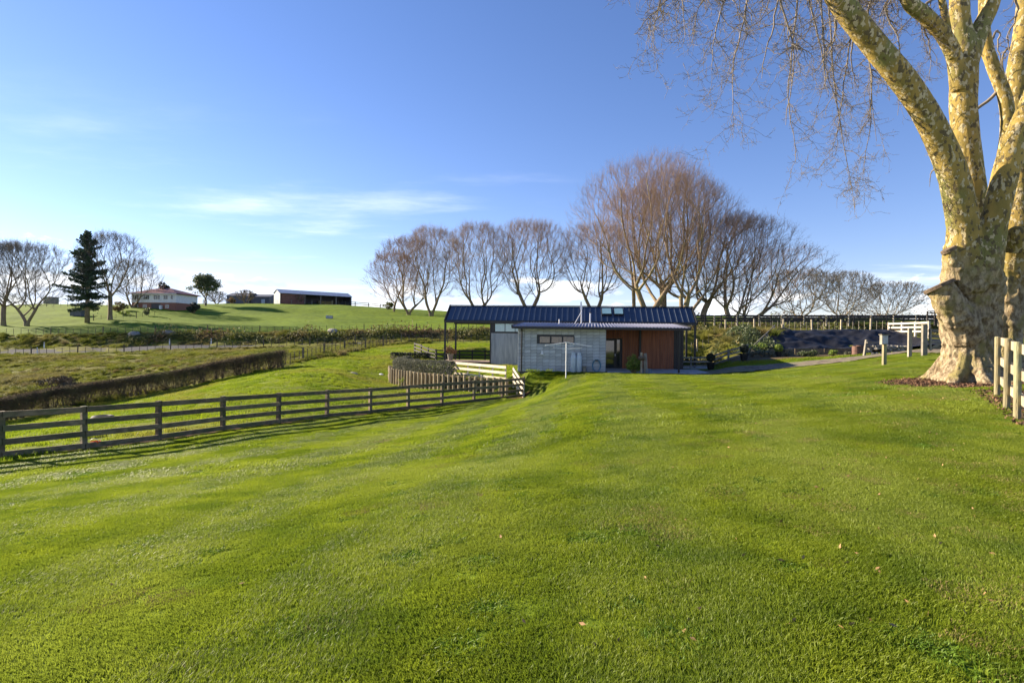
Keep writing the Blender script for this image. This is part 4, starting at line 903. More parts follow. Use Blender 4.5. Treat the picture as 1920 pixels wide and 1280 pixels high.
win = hb('window', M['steel_black'], ((wx0 + wx1) / 2, -0.03, (wz0 + wz1) / 2), (wx1 - wx0, 0.09, wz1 - wz0))
pw = (wx1 - wx0) / 3
for i in range(3): hb('pane', M['glass_brown'], (wx0 + pw * (i + .5), -0.078, (wz0 + wz1) / 2), (pw - 0.11, 0.012, wz1 - wz0 - 0.12), win)
MB().tube([(0.22, -0.10, 0.02), (0.22, -0.10, BH - .05), (0.22, 0.0, BH + .1)], 0.045, 8).build('downpipe', M['steel_black'], house)
lamp_x = lx(1017, 0); MB().lathe([(0.02, 0), (0.12, 0), (0.11, .05), (0.05, .16), (0.04, .26), (0.01, .28)], (lamp_x, -0.14, lz(1017, 664.5, 0)), 10).build('wall_lamp', M['white'], house)
# lean-to roof
ex0, ex1 = lx(960, -0.55), lx(1294, -0.55); ez = lz(1100, 612.5, -0.55)
bz = 3.48; by = 9.15
n = 300; xs_ = np.linspace(ex0, ex1, n); prof = 0.035 * np.sin((xs_ - ex0) * 2 * math.pi / 0.21)
xb = np.linspace(max(ex0, lx(974, by)), lx(1262, by), n)
v = np.concatenate([np.stack([xs_, np.full(n, -0.6), ez + prof], -1), np.stack([xb, np.full(n, by), bz + prof], -1), np.stack([xs_, np.full(n, -0.6), ez + prof - .03], -1), np.stack([xb, np.full(n, by), bz + prof - .03], -1)])
i = np.arange(n - 1); fq = np.concatenate([np.stack([i, i + 1, n + i + 1, n + i], -1), np.stack([2 * n + i, 3 * n + i, 3 * n + i + 1, 2 * n + i + 1], -1), np.stack([i, 2 * n + i, 2 * n + i + 1, i + 1], -1)])
lroof = mesh_obj('lean_to_roof', v, fq, M['corrugate'], house)
hb('gutter', M['steel_black'], ((ex0 + ex1) / 2, -0.66, ez - 0.10), (ex1 - ex0, 0.12, 0.14), lroof)
MB().beam((ex0 - .02, -0.6, ez - 0.02), (xb[0] - .02, by - 0.1, bz - 0.02), 0.06, 0.2).build('barge_board', M['steel_black'], lroof)
MB().beam((ex1 + .02, -0.6, ez - 0.02), (xb[-1] + .02, by - 0.1, bz - 0.02), 0.06, 0.2).build('barge_board', M['steel_black'], lroof)
# soffit and fascia behind gutter
mb = MB(); mb.add([(ex0 + .05, -0.55, ez - .17), (ex1 - .05, -0.55, ez - .17), (xb[-1] - .05, by - .2, bz - .2), (xb[0] + .05, by - .2, bz - .2)], [(0, 1, 2, 3)])
mb.build('soffit', M['soffit'], lroof)
# cedar wall set back under the lean-to, with the door
cy = 4.9; cx0, cx1 = BW + 0.02, lx(1263.5, cy); ctop = ez - 0.22 + (bz - ez) * (cy + .6) / 9.75
dx0, dx1, dz1 = lx(1134, cy), lx(1164.5, cy), 2.22
cw = thing('tmp', 'x y z w', 'x'); bpy.data.objects.remove(cw)
cwall = hb('cedar_wall', M['mortar'], ((cx0 + cx1) / 2, cy + 0.16, ctop / 2), (cx1 - cx0, 0.2, ctop))
nb = int((cx1 - cx0) / 0.142); bw = (cx1 - cx0) / nb
for i in range(nb):
    xm = cx0 + bw * (i + .5); z0 = dz1 + 0.02 if xm < dx1 + 0.05 else 0.02
    hb('board', M['cedar'], (xm, cy + 0.03 + random.uniform(-.003, .003), (z0 + ctop) / 2), (bw - 0.012, 0.05, ctop - z0), cwall)
hb('corner_post', M['steel_black'], (lx(1200.5, cy - .1), cy - 0.06, ctop / 2), (0.16, 0.1, ctop))
door = hb('door', M['steel_black'], ((cx0 + dx1) / 2, cy + 0.02, dz1 / 2 + 0.01), (dx1 - cx0, 0.08, dz1))
g0 = cx0 + 0.12; gm = lx(1153, cy); g1 = dx1 - 0.12
hb('pane', M['glass'], ((g0 + gm) / 2 - .03, cy - 0.025, 1.45), (gm - g0 - .06, 0.014, 1.25), door)
hb('pane', M['glass'], ((g0 + gm) / 2 - .03, cy - 0.025, 0.45), (gm - g0 - .06, 0.014, 0.62), door)
hb('pane', M['glass'], ((gm + g1) / 2 + .08, cy - 0.025, 1.2), (g1 - gm - .12, 0.014, 1.9), door)
MB().box((gm + 0.02, cy - 0.07, 1.05), (0.04, 0.07, 0.16)).build('handle', M['galv'], door)
ew = hb('end_wall', M['steel_black'], ((cx1 + lx(1281, cy)) / 2 + 0.01, cy + 0.4, ctop / 2), (lx(1281, cy) - cx1, 0.7, ctop))
for i in range(4): hb('weatherboard', M['steel_black'], (cx1 + 0.1 + i * 0.17, cy + 0.03, ctop / 2), (0.15, 0.04, ctop - .04), ew)
px_ = lx(1273.5, -0.4); hb('post', M['steel_black'], (px_, -0.4, ez / 2 - 0.12), (0.10, 0.10, ez))
slab = hb('patio_slab', M['concrete'], ((BW + 12.2) / 2 + 0.1, 2.15, 0.04), (12.2 - BW, 5.3, 0.12))
# main gable volume
my = 9.3; gl0, gl1 = lx(834, 9.1), lx(1305.5, 9.1); rgz, egz = 4.93, 3.60; ry, bk_y = 11.05, 13.0
vx0, vx1 = lx(919.5, my), lx(1262, my + .2)
body = hb('main_wall', M['shed_dark'], ((vx0 + vx1) / 2, (my + bk_y - .3) / 2 + 0.05, 1.75), (vx1 - vx0, bk_y - .3 - my, 3.5))
gx1 = 0.1
zb_, zt_ = lz(945, 624.5, my), lz(945, 602, my)
hb('dark_fascia', M['steel_black'], ((vx0 + gx1) / 2, my - 0.01, (zb_ + 3.5) / 2), (gx1 - vx0, 0.10, 3.5 - zb_))
nbp = 9; pwid = (gx1 - vx0 - .06) / nbp
for i in range(nbp): hb('cladding_board', M['grey_clad'], (vx0 + .06 + pwid * (i + .5), my - 0.02, zb_ / 2), (pwid - 0.006, 0.06, zb_), body)
hb('corner_trim', M['steel_black'], (vx0 + 0.01, my - 0.03, 1.75), (0.09, 0.14, 3.5))
cwx0, cwx1, cz0, cz1 = lx(928, my), lx(985, my), lz(945, 622, my), lz(945, 606.5, my)
cwin = hb('clerestory_window', M['steel_black'], ((cwx0 + cwx1) / 2, my - 0.08, (cz0 + cz1) / 2), (cwx1 - cwx0, 0.08, cz1 - cz0 + .06))
for i in range(3):
    w3 = (cwx1 - cwx0) / 3; hb('pane', M['glass_sky'], (cwx0 + w3 * (i + .5), my - 0.125, (cz0 + cz1) / 2), (w3 - .06, 0.012, cz1 - cz0 - .05), cwin)
# gable roof of trays
roof = MB().add([(gl0, 9.1, egz - .03), (gl1, 9.1, egz - .03), (gl1, ry, rgz - .03), (gl0, ry, rgz - .03), (gl0, bk_y, egz - .03), (gl1, bk_y, egz - .03),
                 (gl0, 9.1, egz - .2), (gl1, 9.1, egz - .2), (gl1, ry, rgz - .2), (gl0, ry, rgz - .2), (gl0, bk_y, egz - .2), (gl1, bk_y, egz - .2)],
                [(0, 1, 2, 3), (3, 2, 5, 4), (6, 9, 8, 7), (9, 10, 11, 8), (0, 6, 7, 1), (4, 5, 11, 10), (0, 3, 9, 6), (3, 4, 10, 9), (1, 7, 8, 2), (2, 8, 11, 5)]).build('main_roof', M['steel_black'], house)
nt = 44; tw = (gl1 - gl0 - .2) / nt; sl = math.hypot(ry - 9.1, rgz - egz); pit = math.atan2(rgz - egz, ry - 9.1)
tray = Stamp('roof_panel', MB().box((0, 0, 0), (tw - 0.02, sl - .06, 0.012)), M['roof_blue'])
seam = Stamp('roof_seam', MB().box((0, 0, 0), (0.022, sl - .06, 0.05)), M['roof_rib'])
for i in range(nt):
    xm = gl0 + .1 + tw * (i + .5); tray.put(roof, (xm, (9.1 + ry) / 2, (egz + rgz) / 2 - .012), rot=(pit, 0, 0))
    if i: seam.put(roof, (xm - tw / 2, (9.1 + ry) / 2 - .01, (egz + rgz) / 2 + 0.012), rot=(pit, 0, 0))
for xe in (gl0 - .02, gl1 + .02):
    MB().beam((xe, 9.0, egz - .1), (xe, ry, rgz - .04), 0.08, 0.26).build('barge_board', M['steel_black'], roof)
    MB().beam((xe, bk_y + .1, egz - .1), (xe, ry, rgz - .04), 0.08, 0.26).build('barge_board', M['steel_black'], roof)
MB().beam((gl0, ry, rgz + .02), (gl1, ry, rgz + .02), 0.22, 0.05).build('ridge_cap', M['steel_black'], roof)
MB().beam((gl0, 9.04, egz - .12), (gl1, 9.04, egz - .12), 0.14, 0.2).build('gutter', M['steel_black'], roof)
def on_roof(px, py):
    """point of the front roof plane seen at a pixel of the photograph"""
    best = None
    for t in np.linspace(0, 1, 60):
        y_ = 9.1 + (ry - 9.1) * t; x_ = lx(px, y_); z_ = egz + (rgz - egz) * t; e = abs(lz(px, py, y_, x_) - z_)
        if best is None or e < best[0]: best = (e, x_, y_, z_)
    return best[1:]
for pa, pb in ((1127, 1146), (1150, 1168)):
    c0 = on_roof((pa + pb) / 2, 586.5); wv = (pb - pa) / F * 46
    s_ = MB().box((0, 0, 0), (wv, 0.95, 0.16)).build('skylight', M['steel_black'], roof); s_.location = (c0[0], c0[1], c0[2] + .08); s_.rotation_euler = (pit, 0, 0)
    g_ = MB().box((0, 0, 0.085), (wv - .1, 0.85, 0.02)).build('pane', M['glass_sky'], s_)
# mast, flue, vent on the lean-to
def lroof_z(y_): return ez + (bz - ez) * (y_ + .6) / (by + .6)
ty = 7.2; mx = lx(1089.5, ty); z1 = lz(1089.5, 571, ty)
mast = MB().tube([(mx, ty, lroof_z(ty)), (mx, ty, z1)], 0.05, 8).build('aerial_mast', M['galv'], house)
MB().tube([(lx(1077, ty - .2), ty - .2, lroof_z(ty) - .02), (mx, ty, lz(1089, 584, ty))], 0.025, 6).build('stay', M['galv'], mast)
MB().box((mx - .04, ty - .06, z1 - 0.1), (0.12, 0.1, 0.62)).build('aerial', M['white'], mast)
fx_ = lx(1106, ty); MB().tube([(fx_, ty, lroof_z(ty) - .05), (fx_, ty, lz(1106, 587, ty))], 0.055, 8).build('flue', M['galv'], house)
MB().lathe([(0.09, 0), (0.09, .04), (0.02, .1)], (fx_, ty, lz(1106, 587, ty)), 8).build('flue_cap', M['steel_black'], house)
hb('flashing', M['galv'], (fx_ + .1, ty - .1, lroof_z(ty) + .02), (1.0, 0.5, 0.06))
vx_ = lx(1048, 6.5); MB().tube([(vx_, 6.5, lroof_z(6.5) - .05), (vx_, 6.5, lroof_z(6.5) + .32)], 0.04, 8).build('vent_pipe', M['white'], house)
# porch posts
for px, yy in ((834.5, 9.2), (854.5, 12.8), (1303, 9.2), (1287, 12.8)):
    hb('post', M['steel_black'], (lx(px, yy), yy, (egz - .2) / 2), (0.14, 0.14, egz - .2))
# porch deck and far terrace
dkx0, dkx1 = lx(817, 8.6), vx0 - .03
deck = hb('porch_deck', M['dark_timber'], ((dkx0 + dkx1) / 2, 10.8, 0.10), (dkx1 - dkx0, 4.3, 0.2))
for i in range(31): hb('board', M['deck'], ((dkx0 + dkx1) / 2, 8.66 + 0.14 * i + 0.07, 0.22), (dkx1 - dkx0 + .06, 0.132, 0.035), deck)
hb('terrace_slab', M['concrete'], ((vx1 + gl1) / 2 + 1.2, 10.6, 0.02), (gl1 - vx1 + 3.6, 4.6, 0.14))
def HW(x, y, z=0.0): return (HO[0] + hc * x - hs_ * y, HO[1] + hs_ * x + hc * y, HO[2] + z)
# gas bottles
for i, (px, lab) in enumerate(((1075.5, 'left pale blue gas bottle against the block wall'), (1086.3, 'right pale blue gas bottle beside the garden hose'))):
    g = thing('gas_bottle', lab, 'gas bottle', HW(lx(px, -0.3), -0.3, 0.0), HY, 'gas bottles at the block wall')
    MB().lathe([(0.15, 0), (0.18, .03), (0.18, .95), (0.165, 1.04), (0.11, 1.1), (0.04, 1.11)], n=18).build('body', M['gas'], g, smooth=True)
    c_ = MB()
    for a in np.linspace(0.4, 5.9, 14): c_.box((0.12 * math.cos(a), 0.12 * math.sin(a), 1.16), (0.055, 0.012, 0.2), a + math.pi / 2)
    c_.build('collar', M['gas'], g); MB().lathe([(0.03, 1.1), (0.03, 1.2), (0.05, 1.21), (0.05, 1.24)], n=8).build('valve', M['galv'], g)
hz_ = thing('garden_hose', 'coiled blue garden hose hanging on the block wall', 'hose', HW(lx(1119, -0.1), -0.12, 0), HY)
for k in range(4):
    a = np.linspace(0, 6.283, 30); MB().tube(np.stack([(0.22 + .02 * k) * np.sin(a), -0.03 * k + 0 * a, 0.44 + .02 * (k % 2) + (0.33 + .02 * k) * np.cos(a)], -1), 0.014, 6, False).build('coil', M['hose'], hz_)
MB().box((0, 0.03, 0.8), (0.2, 0.16, 0.12)).build('hanger', M['rusty'], hz_)
wb = thing('water_meter_box', 'small grey box standing between gas bottles and hose', 'box', HW(lx(1096.5, -.2), -.22, 0), HY)
MB().box((0, 0, .2), (.2, .2, .44)).build('case', M['grey_post'], wb); MB().box((0, 0, .435), (.24, .24, .03)).build('lid', M['concrete'], wb)
# clothesline
cl0 = G(1062, 34.8); zt = P(1062, 641, 34.8)[2] - cl0[2]
cl = thing('clothesline', 'white folding clothesline standing on the lawn before the block wall', 'clothesline', cl0)
MB().tube([(0, 0, -.1), (0, 0, zt)], 0.035, 10).build('pole', M['white'], cl)
ends = [(-1.30, -0.35, zt - .22), (1.52, -0.2, zt - .25), (-0.55, 0.9, zt - .16), (0.6, 1.0, zt - .2)]
for e in ends: MB().tube([(0, 0, zt - .02), e], 0.022, 6).build('arm', M['white'], cl)
for e in ends[:2]: MB().tube([(0, 0, zt - .42), (e[0] * .62, e[1] * .62, zt - .28 + (e[2] - zt) * .3)], 0.016, 6).build('strut', M['white'], cl)
for f_ in (0.45, 0.7, 0.95):
    ring = [np.array((0, 0, zt - .02)) * (1 - f_) + np.array(e) * f_ for e in (ends[0], ends[2], ends[3], ends[1])]
    MB().tube(ring, 0.005, 3).build('line', M['white'], cl)
MB().tube([(0, 0, .9), (0, 0, 1.02)], 0.05, 8).build('crank_collar', M['galv'], cl)
# shrub and timber post pair by the patio
bush('shrub', 'upright bright green shrub before the cedar wall', G(1189, 35.2), 1.05, 1.25, M['leaf_bright'], 92, 1500, 0.06, cat='shrub', lumps=14)
tp = thing('timber_post_stack', 'old timber posts with log and hose beside the green shrub', 'posts', G(1206, 35.0)); 
MB().box((-0.1, 0, .65), (.12, .12, 1.35)).build('post', M['pale_timber'], tp); MB().box((.12, .05, .62), (.13, .13, 1.3)).build('post', M['grey_post'], tp)
MB().beam((.2, -.05, 0), (.14, .02, 1.28), .05, .2).build('plank', M['grey_post'], tp); MB().tube([(-.3, -.1, .98), (.05, -.1, .98)], .12, 12).build('log', M['cut_wood'], tp)
a = np.linspace(0, 6.283, 22); MB().tube(np.stack([.34 + .16 * np.sin(a), -.1 + 0 * a, .16 + .15 * np.cos(a)], -1), .016, 6, False).build('hose_coil', M['hose'], tp)
# pot plant on the porch
pp = thing('potted_plant', 'reddish potted plant on the porch deck between the posts', 'plant', HW(lx(845, 11.2), 11.2, 0.25), HY)
MB().lathe([(.2, 0), (.28, .5), (.3, .52), (.26, .52)], n=14).build('pot', M['grey_post'], pp, smooth=False)
r = np.random.default_rng(94); c = blob(500, .65, .65, .45, r) + (0, 0, 0.9); v, f = leaves(c, .07, r); mesh_obj('foliage', v, f, M['twig_brown'], pp)
v, f = tubes(np.repeat([[0, 0, .5]], 12, 0), np.concatenate([c[:9], [[0.05, 0, 2.1], [-.1, 0, 1.9], [.15, .1, 1.7]]]), np.full(12, .015), np.full(12, .006), 4); mesh_obj('stem', v, f, M['bark'], pp)
# topiary
def topiary(label, base, s=1.0, mt='leaf_dark', ball=0.30):
    t = thing('topiary', label, 'topiary', base, 0, 'clipped ball topiaries in pots'); r = np.random.default_rng(int(base[0] * 100))
    MB().lathe([(.2 * s, 0), (.30 * s, .5 * s), (.32 * s, .54 * s), (.27 * s, .54 * s)], n=16).build('pot', M['steel_black'], t)
    MB().tube([(0, 0, .45 * s), (0, 0, .9 * s)], .03 * s, 6).build('stem', M['bark'], t)
    d = r.normal(0, 1, (1500, 3)); d /= np.linalg.norm(d, axis=1, keepdims=True); v, f = leaves(d * ball * s * r.uniform(.85, 1.04, 1500)[:, None] + (0, 0, .88 * s), .045, r); mesh_obj('ball', v, f, M[mt], t)
topiary('ball topiary in black pot nearest the house terrace', G(1333, 41.2)); topiary('ball topiary in black pot further from the house', G(1395.5, 41.0))
# garden bed in front of the black bank
topiary('small green clipped plant in dark pot in the garden bed', G(1460, 42.5), 0.72, 'leaf_bright', 0.42)
r = np.random.default_rng(95)
for i, (px, d, w, h, m, lab) in enumerate(((1412, 43.5, 1.1, .6, 'leaf_grey', 'lavender clump nearest the topiary pots'), (1430, 43.2, 1.2, .6, 'leaf_grey', 'lavender clump second from the topiary pots'), (1446, 42.9, 1.0, .55, 'leaf_grey', 'lavender clump just left of the small green topiary'), (1474, 42.5, 1.0, .55, 'pale', 'pale purplish lavender clump right of the small green topiary'),
        (1423, 46.2, 1.7, 1.0, 'leaf_bright', 'yellow-green leafy shrub at the foot of the step rail'), (1508, 41.6, 1.0, .4, 'leaf', 'leafy green vegetable clump at the left of the bed'), (1524, 41.3, 1.0, .45, 'leaf', 'leafy green vegetable clump in the middle of the bed'), (1562, 41, .7, .45, 'leaf_bright', 'yellow flowering clump near the rusty drum'), (1588, 41, .5, .3, 'leaf_grey', 'small grey plant beside the rusty drum'))):
    bush('garden_plant', lab, G(px, d), w, h, M['leaf_grey'] if m == 'pale' else M[m], 500 + i, 500, .06, 'plants in the garden bed', 'plant')
sl_ = thing('garden_edging', 'weathered timber sleeper edging below the black bank', 'edging', G(1445, 45.4))
for a, b in ((1441, 1490), (1490.5, 1545), (1545.5, 1596)):
    p, q = G(a, 45.2), G(b, 44.6); MB().beam(p + (0, 0, .22), q + (0, 0, .22), .1, .5).build('sleeper', M['fence'], sl_, np.array(sl_.location))
dm = thing('rusty_drum', 'squat rusty brown drum at the end of the garden bed', 'drum', G(1607, 40.5)); MB().lathe([(.30, 0), (.32, .02), (.32, .3), (.335, .32), (.32, .34), (.32, .62), (.34, .64), (.30, .64), (.29, .5)], n=18).build('shell', M['rusty'], dm, smooth=False)
MB().lathe([(.3, .0), (.29, .52)], n=16).build('rust_liner', M['rusty'], dm)
d2m = thing('rusty_drum', 'darker brown drum half behind the squat drum', 'drum', G(1614, 41.3)); MB().lathe([(.32, 0), (.32, .3), (.335, .32), (.32, .34), (.32, .66), (.3, .66)], n=18).build('shell', M['rusty'], d2m)
MB().lathe([(.25, .6), (.25, .668), (.1, .675)], n=14).build('lid', M['dark_timber'], d2m)
# black weed mat over the bank
mx_ = np.linspace(0, 1, 190); my_ = np.linspace(0, 1, 46); U, V = np.meshgrid(mx_, my_, indexing='ij')
pl0, ph0 = np.array([XY(1432, 45.6), XY(1600, 45.2), XY(1640, 41.5), XY(1700, 38.5), XY(1775, 38)]), np.array([XY(1452, 53.6), XY(1600, 53.2), XY(1660, 52.6), XY(1720, 49), XY(1790, 47)])
ta = np.linspace(0, 1, 5); lo_ = np.stack([np.interp(mx_, ta, pl0[:, 0]), np.interp(mx_, ta, pl0[:, 1])], -1); hi_ = np.stack([np.interp(mx_, ta, ph0[:, 0]), np.interp(mx_, ta, ph0[:, 1])], -1)
q = lo_[:, None] * (1 - V[..., None]) + hi_[:, None] * V[..., None]; x, y = q[..., 0].ravel(), q[..., 1].ravel()
wr = 0.34 * (vnoise(x, y * 1.3, 0.9, 96) - .5) + 0.18 * (vnoise(x, y, .38, 97) - .5) + .34 * (vnoise(x, y, 2.1, 98) - .4)
ed = np.minimum(V.ravel(), 1 - V.ravel()); z = H(x, y) + .30 + wr * np.clip(ed * 8, 0.15, 1) * np.clip((1 - U.ravel()) * 2.0, .25, 1)
ii = (np.arange(189)[:, None] * 46 + np.arange(45)[None]).ravel()
tarp = mesh_obj('weed_mat', np.stack([x, y, z], -1), np.stack([ii, ii + 46, ii + 47, ii + 1], -1), M['tarp'], smooth=True)
tag(tarp, 'wrinkled black plastic weed mat covering the bank', 'weed mat')
# handrail up the bank
h0, h1_, = G(1403, 45.5), G(1453, 53.5); br = thing('bank_handrail', 'grey timber handrail sloping up the bank beside the black mat', 'handrail', h0)
ho_ = h0.copy(); top0, top1 = P(1402, 658, 45.5), P(1453, 610, 53.0)
for dz in (0, -.35, -.66): MB().beam(top0 + (0, 0, dz), top1 + (0, 0, dz), .05, .13).build('rail', M['grey_post'], br, ho_)
for f_ in (0.02, .33, .66, .97):
    q = top0 * (1 - f_) + top1 * f_; MB().box((q[0] + .05, q[1] + .06, q[2] - .55), (.11, .09, 1.25)).build('post', M['grey_post'], br, ho_)
MB().box((top1[0] + .75, top1[1] + .1, top1[2] - .5), (.13, .11, 1.2)).build('post', M['pale_timber'], br, ho_)
# stone stack
sw = thing('stone_wall', 'low dry stone stack with timber end post beside the gravel drive', 'stone wall', G(1622, 35)); so = np.array(sw.location); r = np.random.default_rng(99)
bm_ = MB().lathe([(.3, -.5), (.85, -.42), (1, .0), (.8, .38), (.35, .5)], n=7); ss = Stamp('stone', bm_, M['stone'])
for k in range(64):
    f_ = r.random(); p = G(1626 + 82 * f_, 35 - 0.6 * f_); lev = r.integers(0, 4) * (1 - .72 * f_)
    ss.put(sw, p - so + (r.normal(0, .05), r.uniform(-.14, .14), .1 + lev * .17), r.uniform(0, 6.28), (r.uniform(.09, .17), r.uniform(.08, .14), r.uniform(.13, .2)))
MB().beam((-.06, 0, -.1), (.10, .02, 1.0), .12, .12).build('end_post', M['grey_post'], sw); MB().box((.55, 0, .93 - .1), (1.0, .3, .06)).build('cap_board', M['grey_post'], sw)
# meter box on post
mbx = G(1657, 24.0); mt_ = thing('meter_box', 'grey service box on a pale timber post in the lawn', 'meter box', mbx)
MB().box((0.03, 0, .45), (.13, .12, 1.1)).build('post', M['round_post'], mt_)
bx = MB().box((-.06, -.10, 1.08), (.26, .16, .40)).build('box', M['grey_post'], mt_); MB().box((-.06, -.185, 1.08), (.22, .012, .34)).build('door', M['block'], bx); MB().box((-.06, -.1, 1.295), (.32, .22, .03)).build('cap', M['grey_post'], bx); MB().box((0.05, 0.0, 1.05), (.11, .05, .42)).build('backboard', M['grey_post'], mt_)

# small things on the grass
ty_ = thing('tyre', 'old black tyre lying in the paddock behind the rail fence', 'tyre', G(195, 24.0) + (0, 0, .03))
a = np.linspace(0, 6.283, 29); MB().tube(np.stack([.31 * np.cos(a), .31 * np.sin(a), .12 + 0 * a], -1), .125, 10, False).build('tread', M['rubber'], ty_, smooth=True)
MB().lathe([(.2, .02), (.21, .10), (.2, .2), (.19, .1)], n=20).build('bead', M['rubber'], ty_)
ob = thing('orange_bucket', 'crumpled orange plastic bucket at the foot of a fence post', 'bucket', G(176, 15.75) + (0, .12, .0)); MB().lathe([(.08, 0), (.12, .17), (.125, .18), (.115, .18), (.07, .03)], n=12).build('shell', M['orange'], ob); a = np.linspace(.1, 3.0, 10); MB().tube(np.stack([.12 * np.cos(a), -.05 + 0 * a, .17 + .09 * np.sin(a)], -1), .006, 5).build('handle', M['white'], ob)
def rock(label, p, s, m='stone'):
    o = MB().lathe([(.3, -.4), (.9, -.3), (1, .1), (.7, .5), (.25, .62)], n=9).build('rock', M[m]); o.location = tuple(p); o.scale = (s * 1.3, s, s * .8); o.rotation_euler = (.1, -.15, s * 9); tag(o, label, 'rock')
rock('grey rock half buried in the paddock', G(665, 45), .30); rock('white stone near the lavender hedge end', G(716, 47), .2, 'white'); rock('boulder on the far road bank, left one', G(252, 93.5) + (0, 0, .3), .9); rock('boulder on the far road bank, right one', G(318, 93.5) + (0, 0, .3), 1.0); rock('boulder on the far road bank above the hedge end', G(624, 93.8) + (0, 0, .3), .9)
for px, d, lab in ((70, 82.0, 'white marker post on the near road edge'), (83, 88.8, 'white marker post across the road at left'), (318, 88.8, 'white marker post below the boulder'), (396, 88.8, 'short white marker post furthest right')):
    m_ = thing('marker_post', lab, 'marker post', G(px, d), 0, 'white road marker posts'); MB().box((0, 0, .5), (.14, .06, 1.1), 0, .9).build('post', M['white'], m_); MB().box((0, -.035, .85), (.09, .01, .14)).build('reflector', M['rusty'], m_)
tr_ = thing('water_trough', 'small pale water trough on the hillside', 'trough', G(617, 138)); m_ = MB()
for c_, s_ in (((0, -.4, .35), (1.5, .1, .7)), ((0, .4, .35), (1.5, .1, .7)), ((-.7, 0, .35), (.1, .7, .7)), ((.7, 0, .35), (.1, .7, .7)), ((0, 0, .1), (1.3, .7, .1))): m_.box(c_, s_)
m_.build('tank', M['concrete'], tr_)
MB().tube([(-.5, -.5, 0), (-.5, -.5, .75), (-.5, -.2, .78)], .03, 6).build('pipe', M['galv'], tr_)

# ------------------------------------------------------------------ farmhouse and sheds on the hill
fb = G(287, 150); fr = thing('farmhouse', 'white weatherboard farmhouse with red hip roof on brick base', 'farmhouse', fb, R(-9))
W_, D_h = 13.2, 8.0; zb0 = -1.4
def fbx(name, m, c, s, parent=fr): return MB().box(c, s).build(name, m, parent)
fbx('brick_base', M['brick'], (0, 4, .15), (W_ - .1, D_h - .1, 3.2)); up = fbx('weatherboard_wall', M['white'], (0, 4, 2.95), (W_, D_h, 2.4))
for i in range(12): fbx('weatherboard', M['white'], (0, -.012, 1.85 + .2 * i), (W_ + .02, .05, .17), up)
hr = MB().add([(-7.3, -.7, 4.15), (7.3, -.7, 4.15), (7.3, 8.7, 4.15), (-7.3, 8.7, 4.15), (-2.4, 4, 5.85), (1.8, 4, 5.85), (-7.3, -.7, 4.0), (7.3, -.7, 4.0), (7.3, 8.7, 4.0), (-7.3, 8.7, 4.0)], [(0, 1, 5, 4), (1, 2, 5), (2, 3, 4, 5), (3, 0, 4), (6, 9, 8, 7), (0, 6, 7, 1), (1, 7, 8, 2), (2, 8, 9, 3), (3, 9, 6, 0)]).build('roof', M['red_roof'], fr)
fbx('chimney', M['brick'], (-1.0, 4, 6.0), (.7, .6, 1.2), hr); MB().tube([(-.2, 3.2, 5.4), (-.2, 3.2, 6.7)], .12, 8).build('flue', M['steel_black'], hr)
fbx('gutter', M['white'], (0, -.78, 4.05), (14.6, .1, .16), hr)
for x_, w_, n_p in ((-5.3, 1.9, 3), (-2.1, 1.7, 3), (1.0, 1.9, 3), (3.6, 1.3, 2), (5.4, .7, 1)):
    w = fbx('window', M['white'], (x_, -.05, 3.15), (w_ + .14, .08, 1.2))
    for k in range(n_p): fbx('pane', M['glass'], (x_ - w_ / 2 + w_ / n_p * (k + .5), -.1, 3.15), (w_ / n_p - .1, .02, 1.05), w)
for x_, w_ in ((-5.2, 1.1), (-2.6, 1.1), (4.0, 1.0)):
    w = fbx('window', M['white'], (x_, -.0, .75), (w_, .1, .9)); fbx('pane', M['glass'], (x_, -.06, .75), (w_ - .15, .02, .75), w)
fbx('carport', M['steel_black'], (.7, .0, .55), (2.6, .12, 1.9)); hw_ = fbx('water_heater', M['white'], (2.4, -.3, .3), (.6, .5, 1.4))
bn = thing('barn', 'dark iron barn with low gables on the ridge', 'barn', G(462, 203) + (0, 0, -.4), R(-4))
def gable(parent, w, d, h, rise, wm, rm, x0=0, y0=0, ov=.3, along_x=True):
    m = MB()
    if along_x:
        m.add([(x0 - w / 2, y0, 0), (x0 + w / 2, y0, 0), (x0 + w / 2, y0 + d, 0), (x0 - w / 2, y0 + d, 0), (x0 - w / 2, y0, h), (x0 + w / 2, y0, h), (x0 + w / 2, y0 + d, h), (x0 - w / 2, y0 + d, h), (x0 - w / 2, y0 + d / 2, h + rise), (x0 + w / 2, y0 + d / 2, h + rise)],
              [(0, 1, 5, 4), (2, 3, 7, 6), (0, 4, 8, 7, 3), (1, 2, 6, 9, 5)]).build('wall', wm, parent)
        k = rise / (d / 2); a, b = x0 - w / 2 - ov, x0 + w / 2 + ov; z0 = h - ov * k + .05; yf, yb, ym = y0 - ov, y0 + d + ov, y0 + d / 2
        MB().add([(a, yf, z0), (b, yf, z0), (b, ym, h + rise + .05), (a, ym, h + rise + .05), (a, yb, z0), (b, yb, z0), (a, yf, z0 + .1), (b, yf, z0 + .1), (b, ym, h + rise + .15), (a, ym, h + rise + .15), (a, yb, z0 + .1), (b, yb, z0 + .1)],
                 [(6, 7, 8, 9), (9, 8, 11, 10), (0, 3, 2, 1), (3, 4, 5, 2), (0, 1, 7, 6), (5, 4, 10, 11), (0, 6, 9, 3), (3, 9, 10, 4), (1, 2, 8, 7), (2, 5, 11, 8)]).build('roof', rm, parent)
    return parent
gable(bn, 8.2, 8, 3.2, 1.2, M['shed_dark'], M['shed_dark'], -3.4); gable(bn, 7, 7, 3.0, 1.0, M['shed_dark'], M['shed_dark'], 4.4, .8)
MB().box((5.6, .7, 1.3), (1.3, .1, 1.6)).build('door', M['gas'], bn)
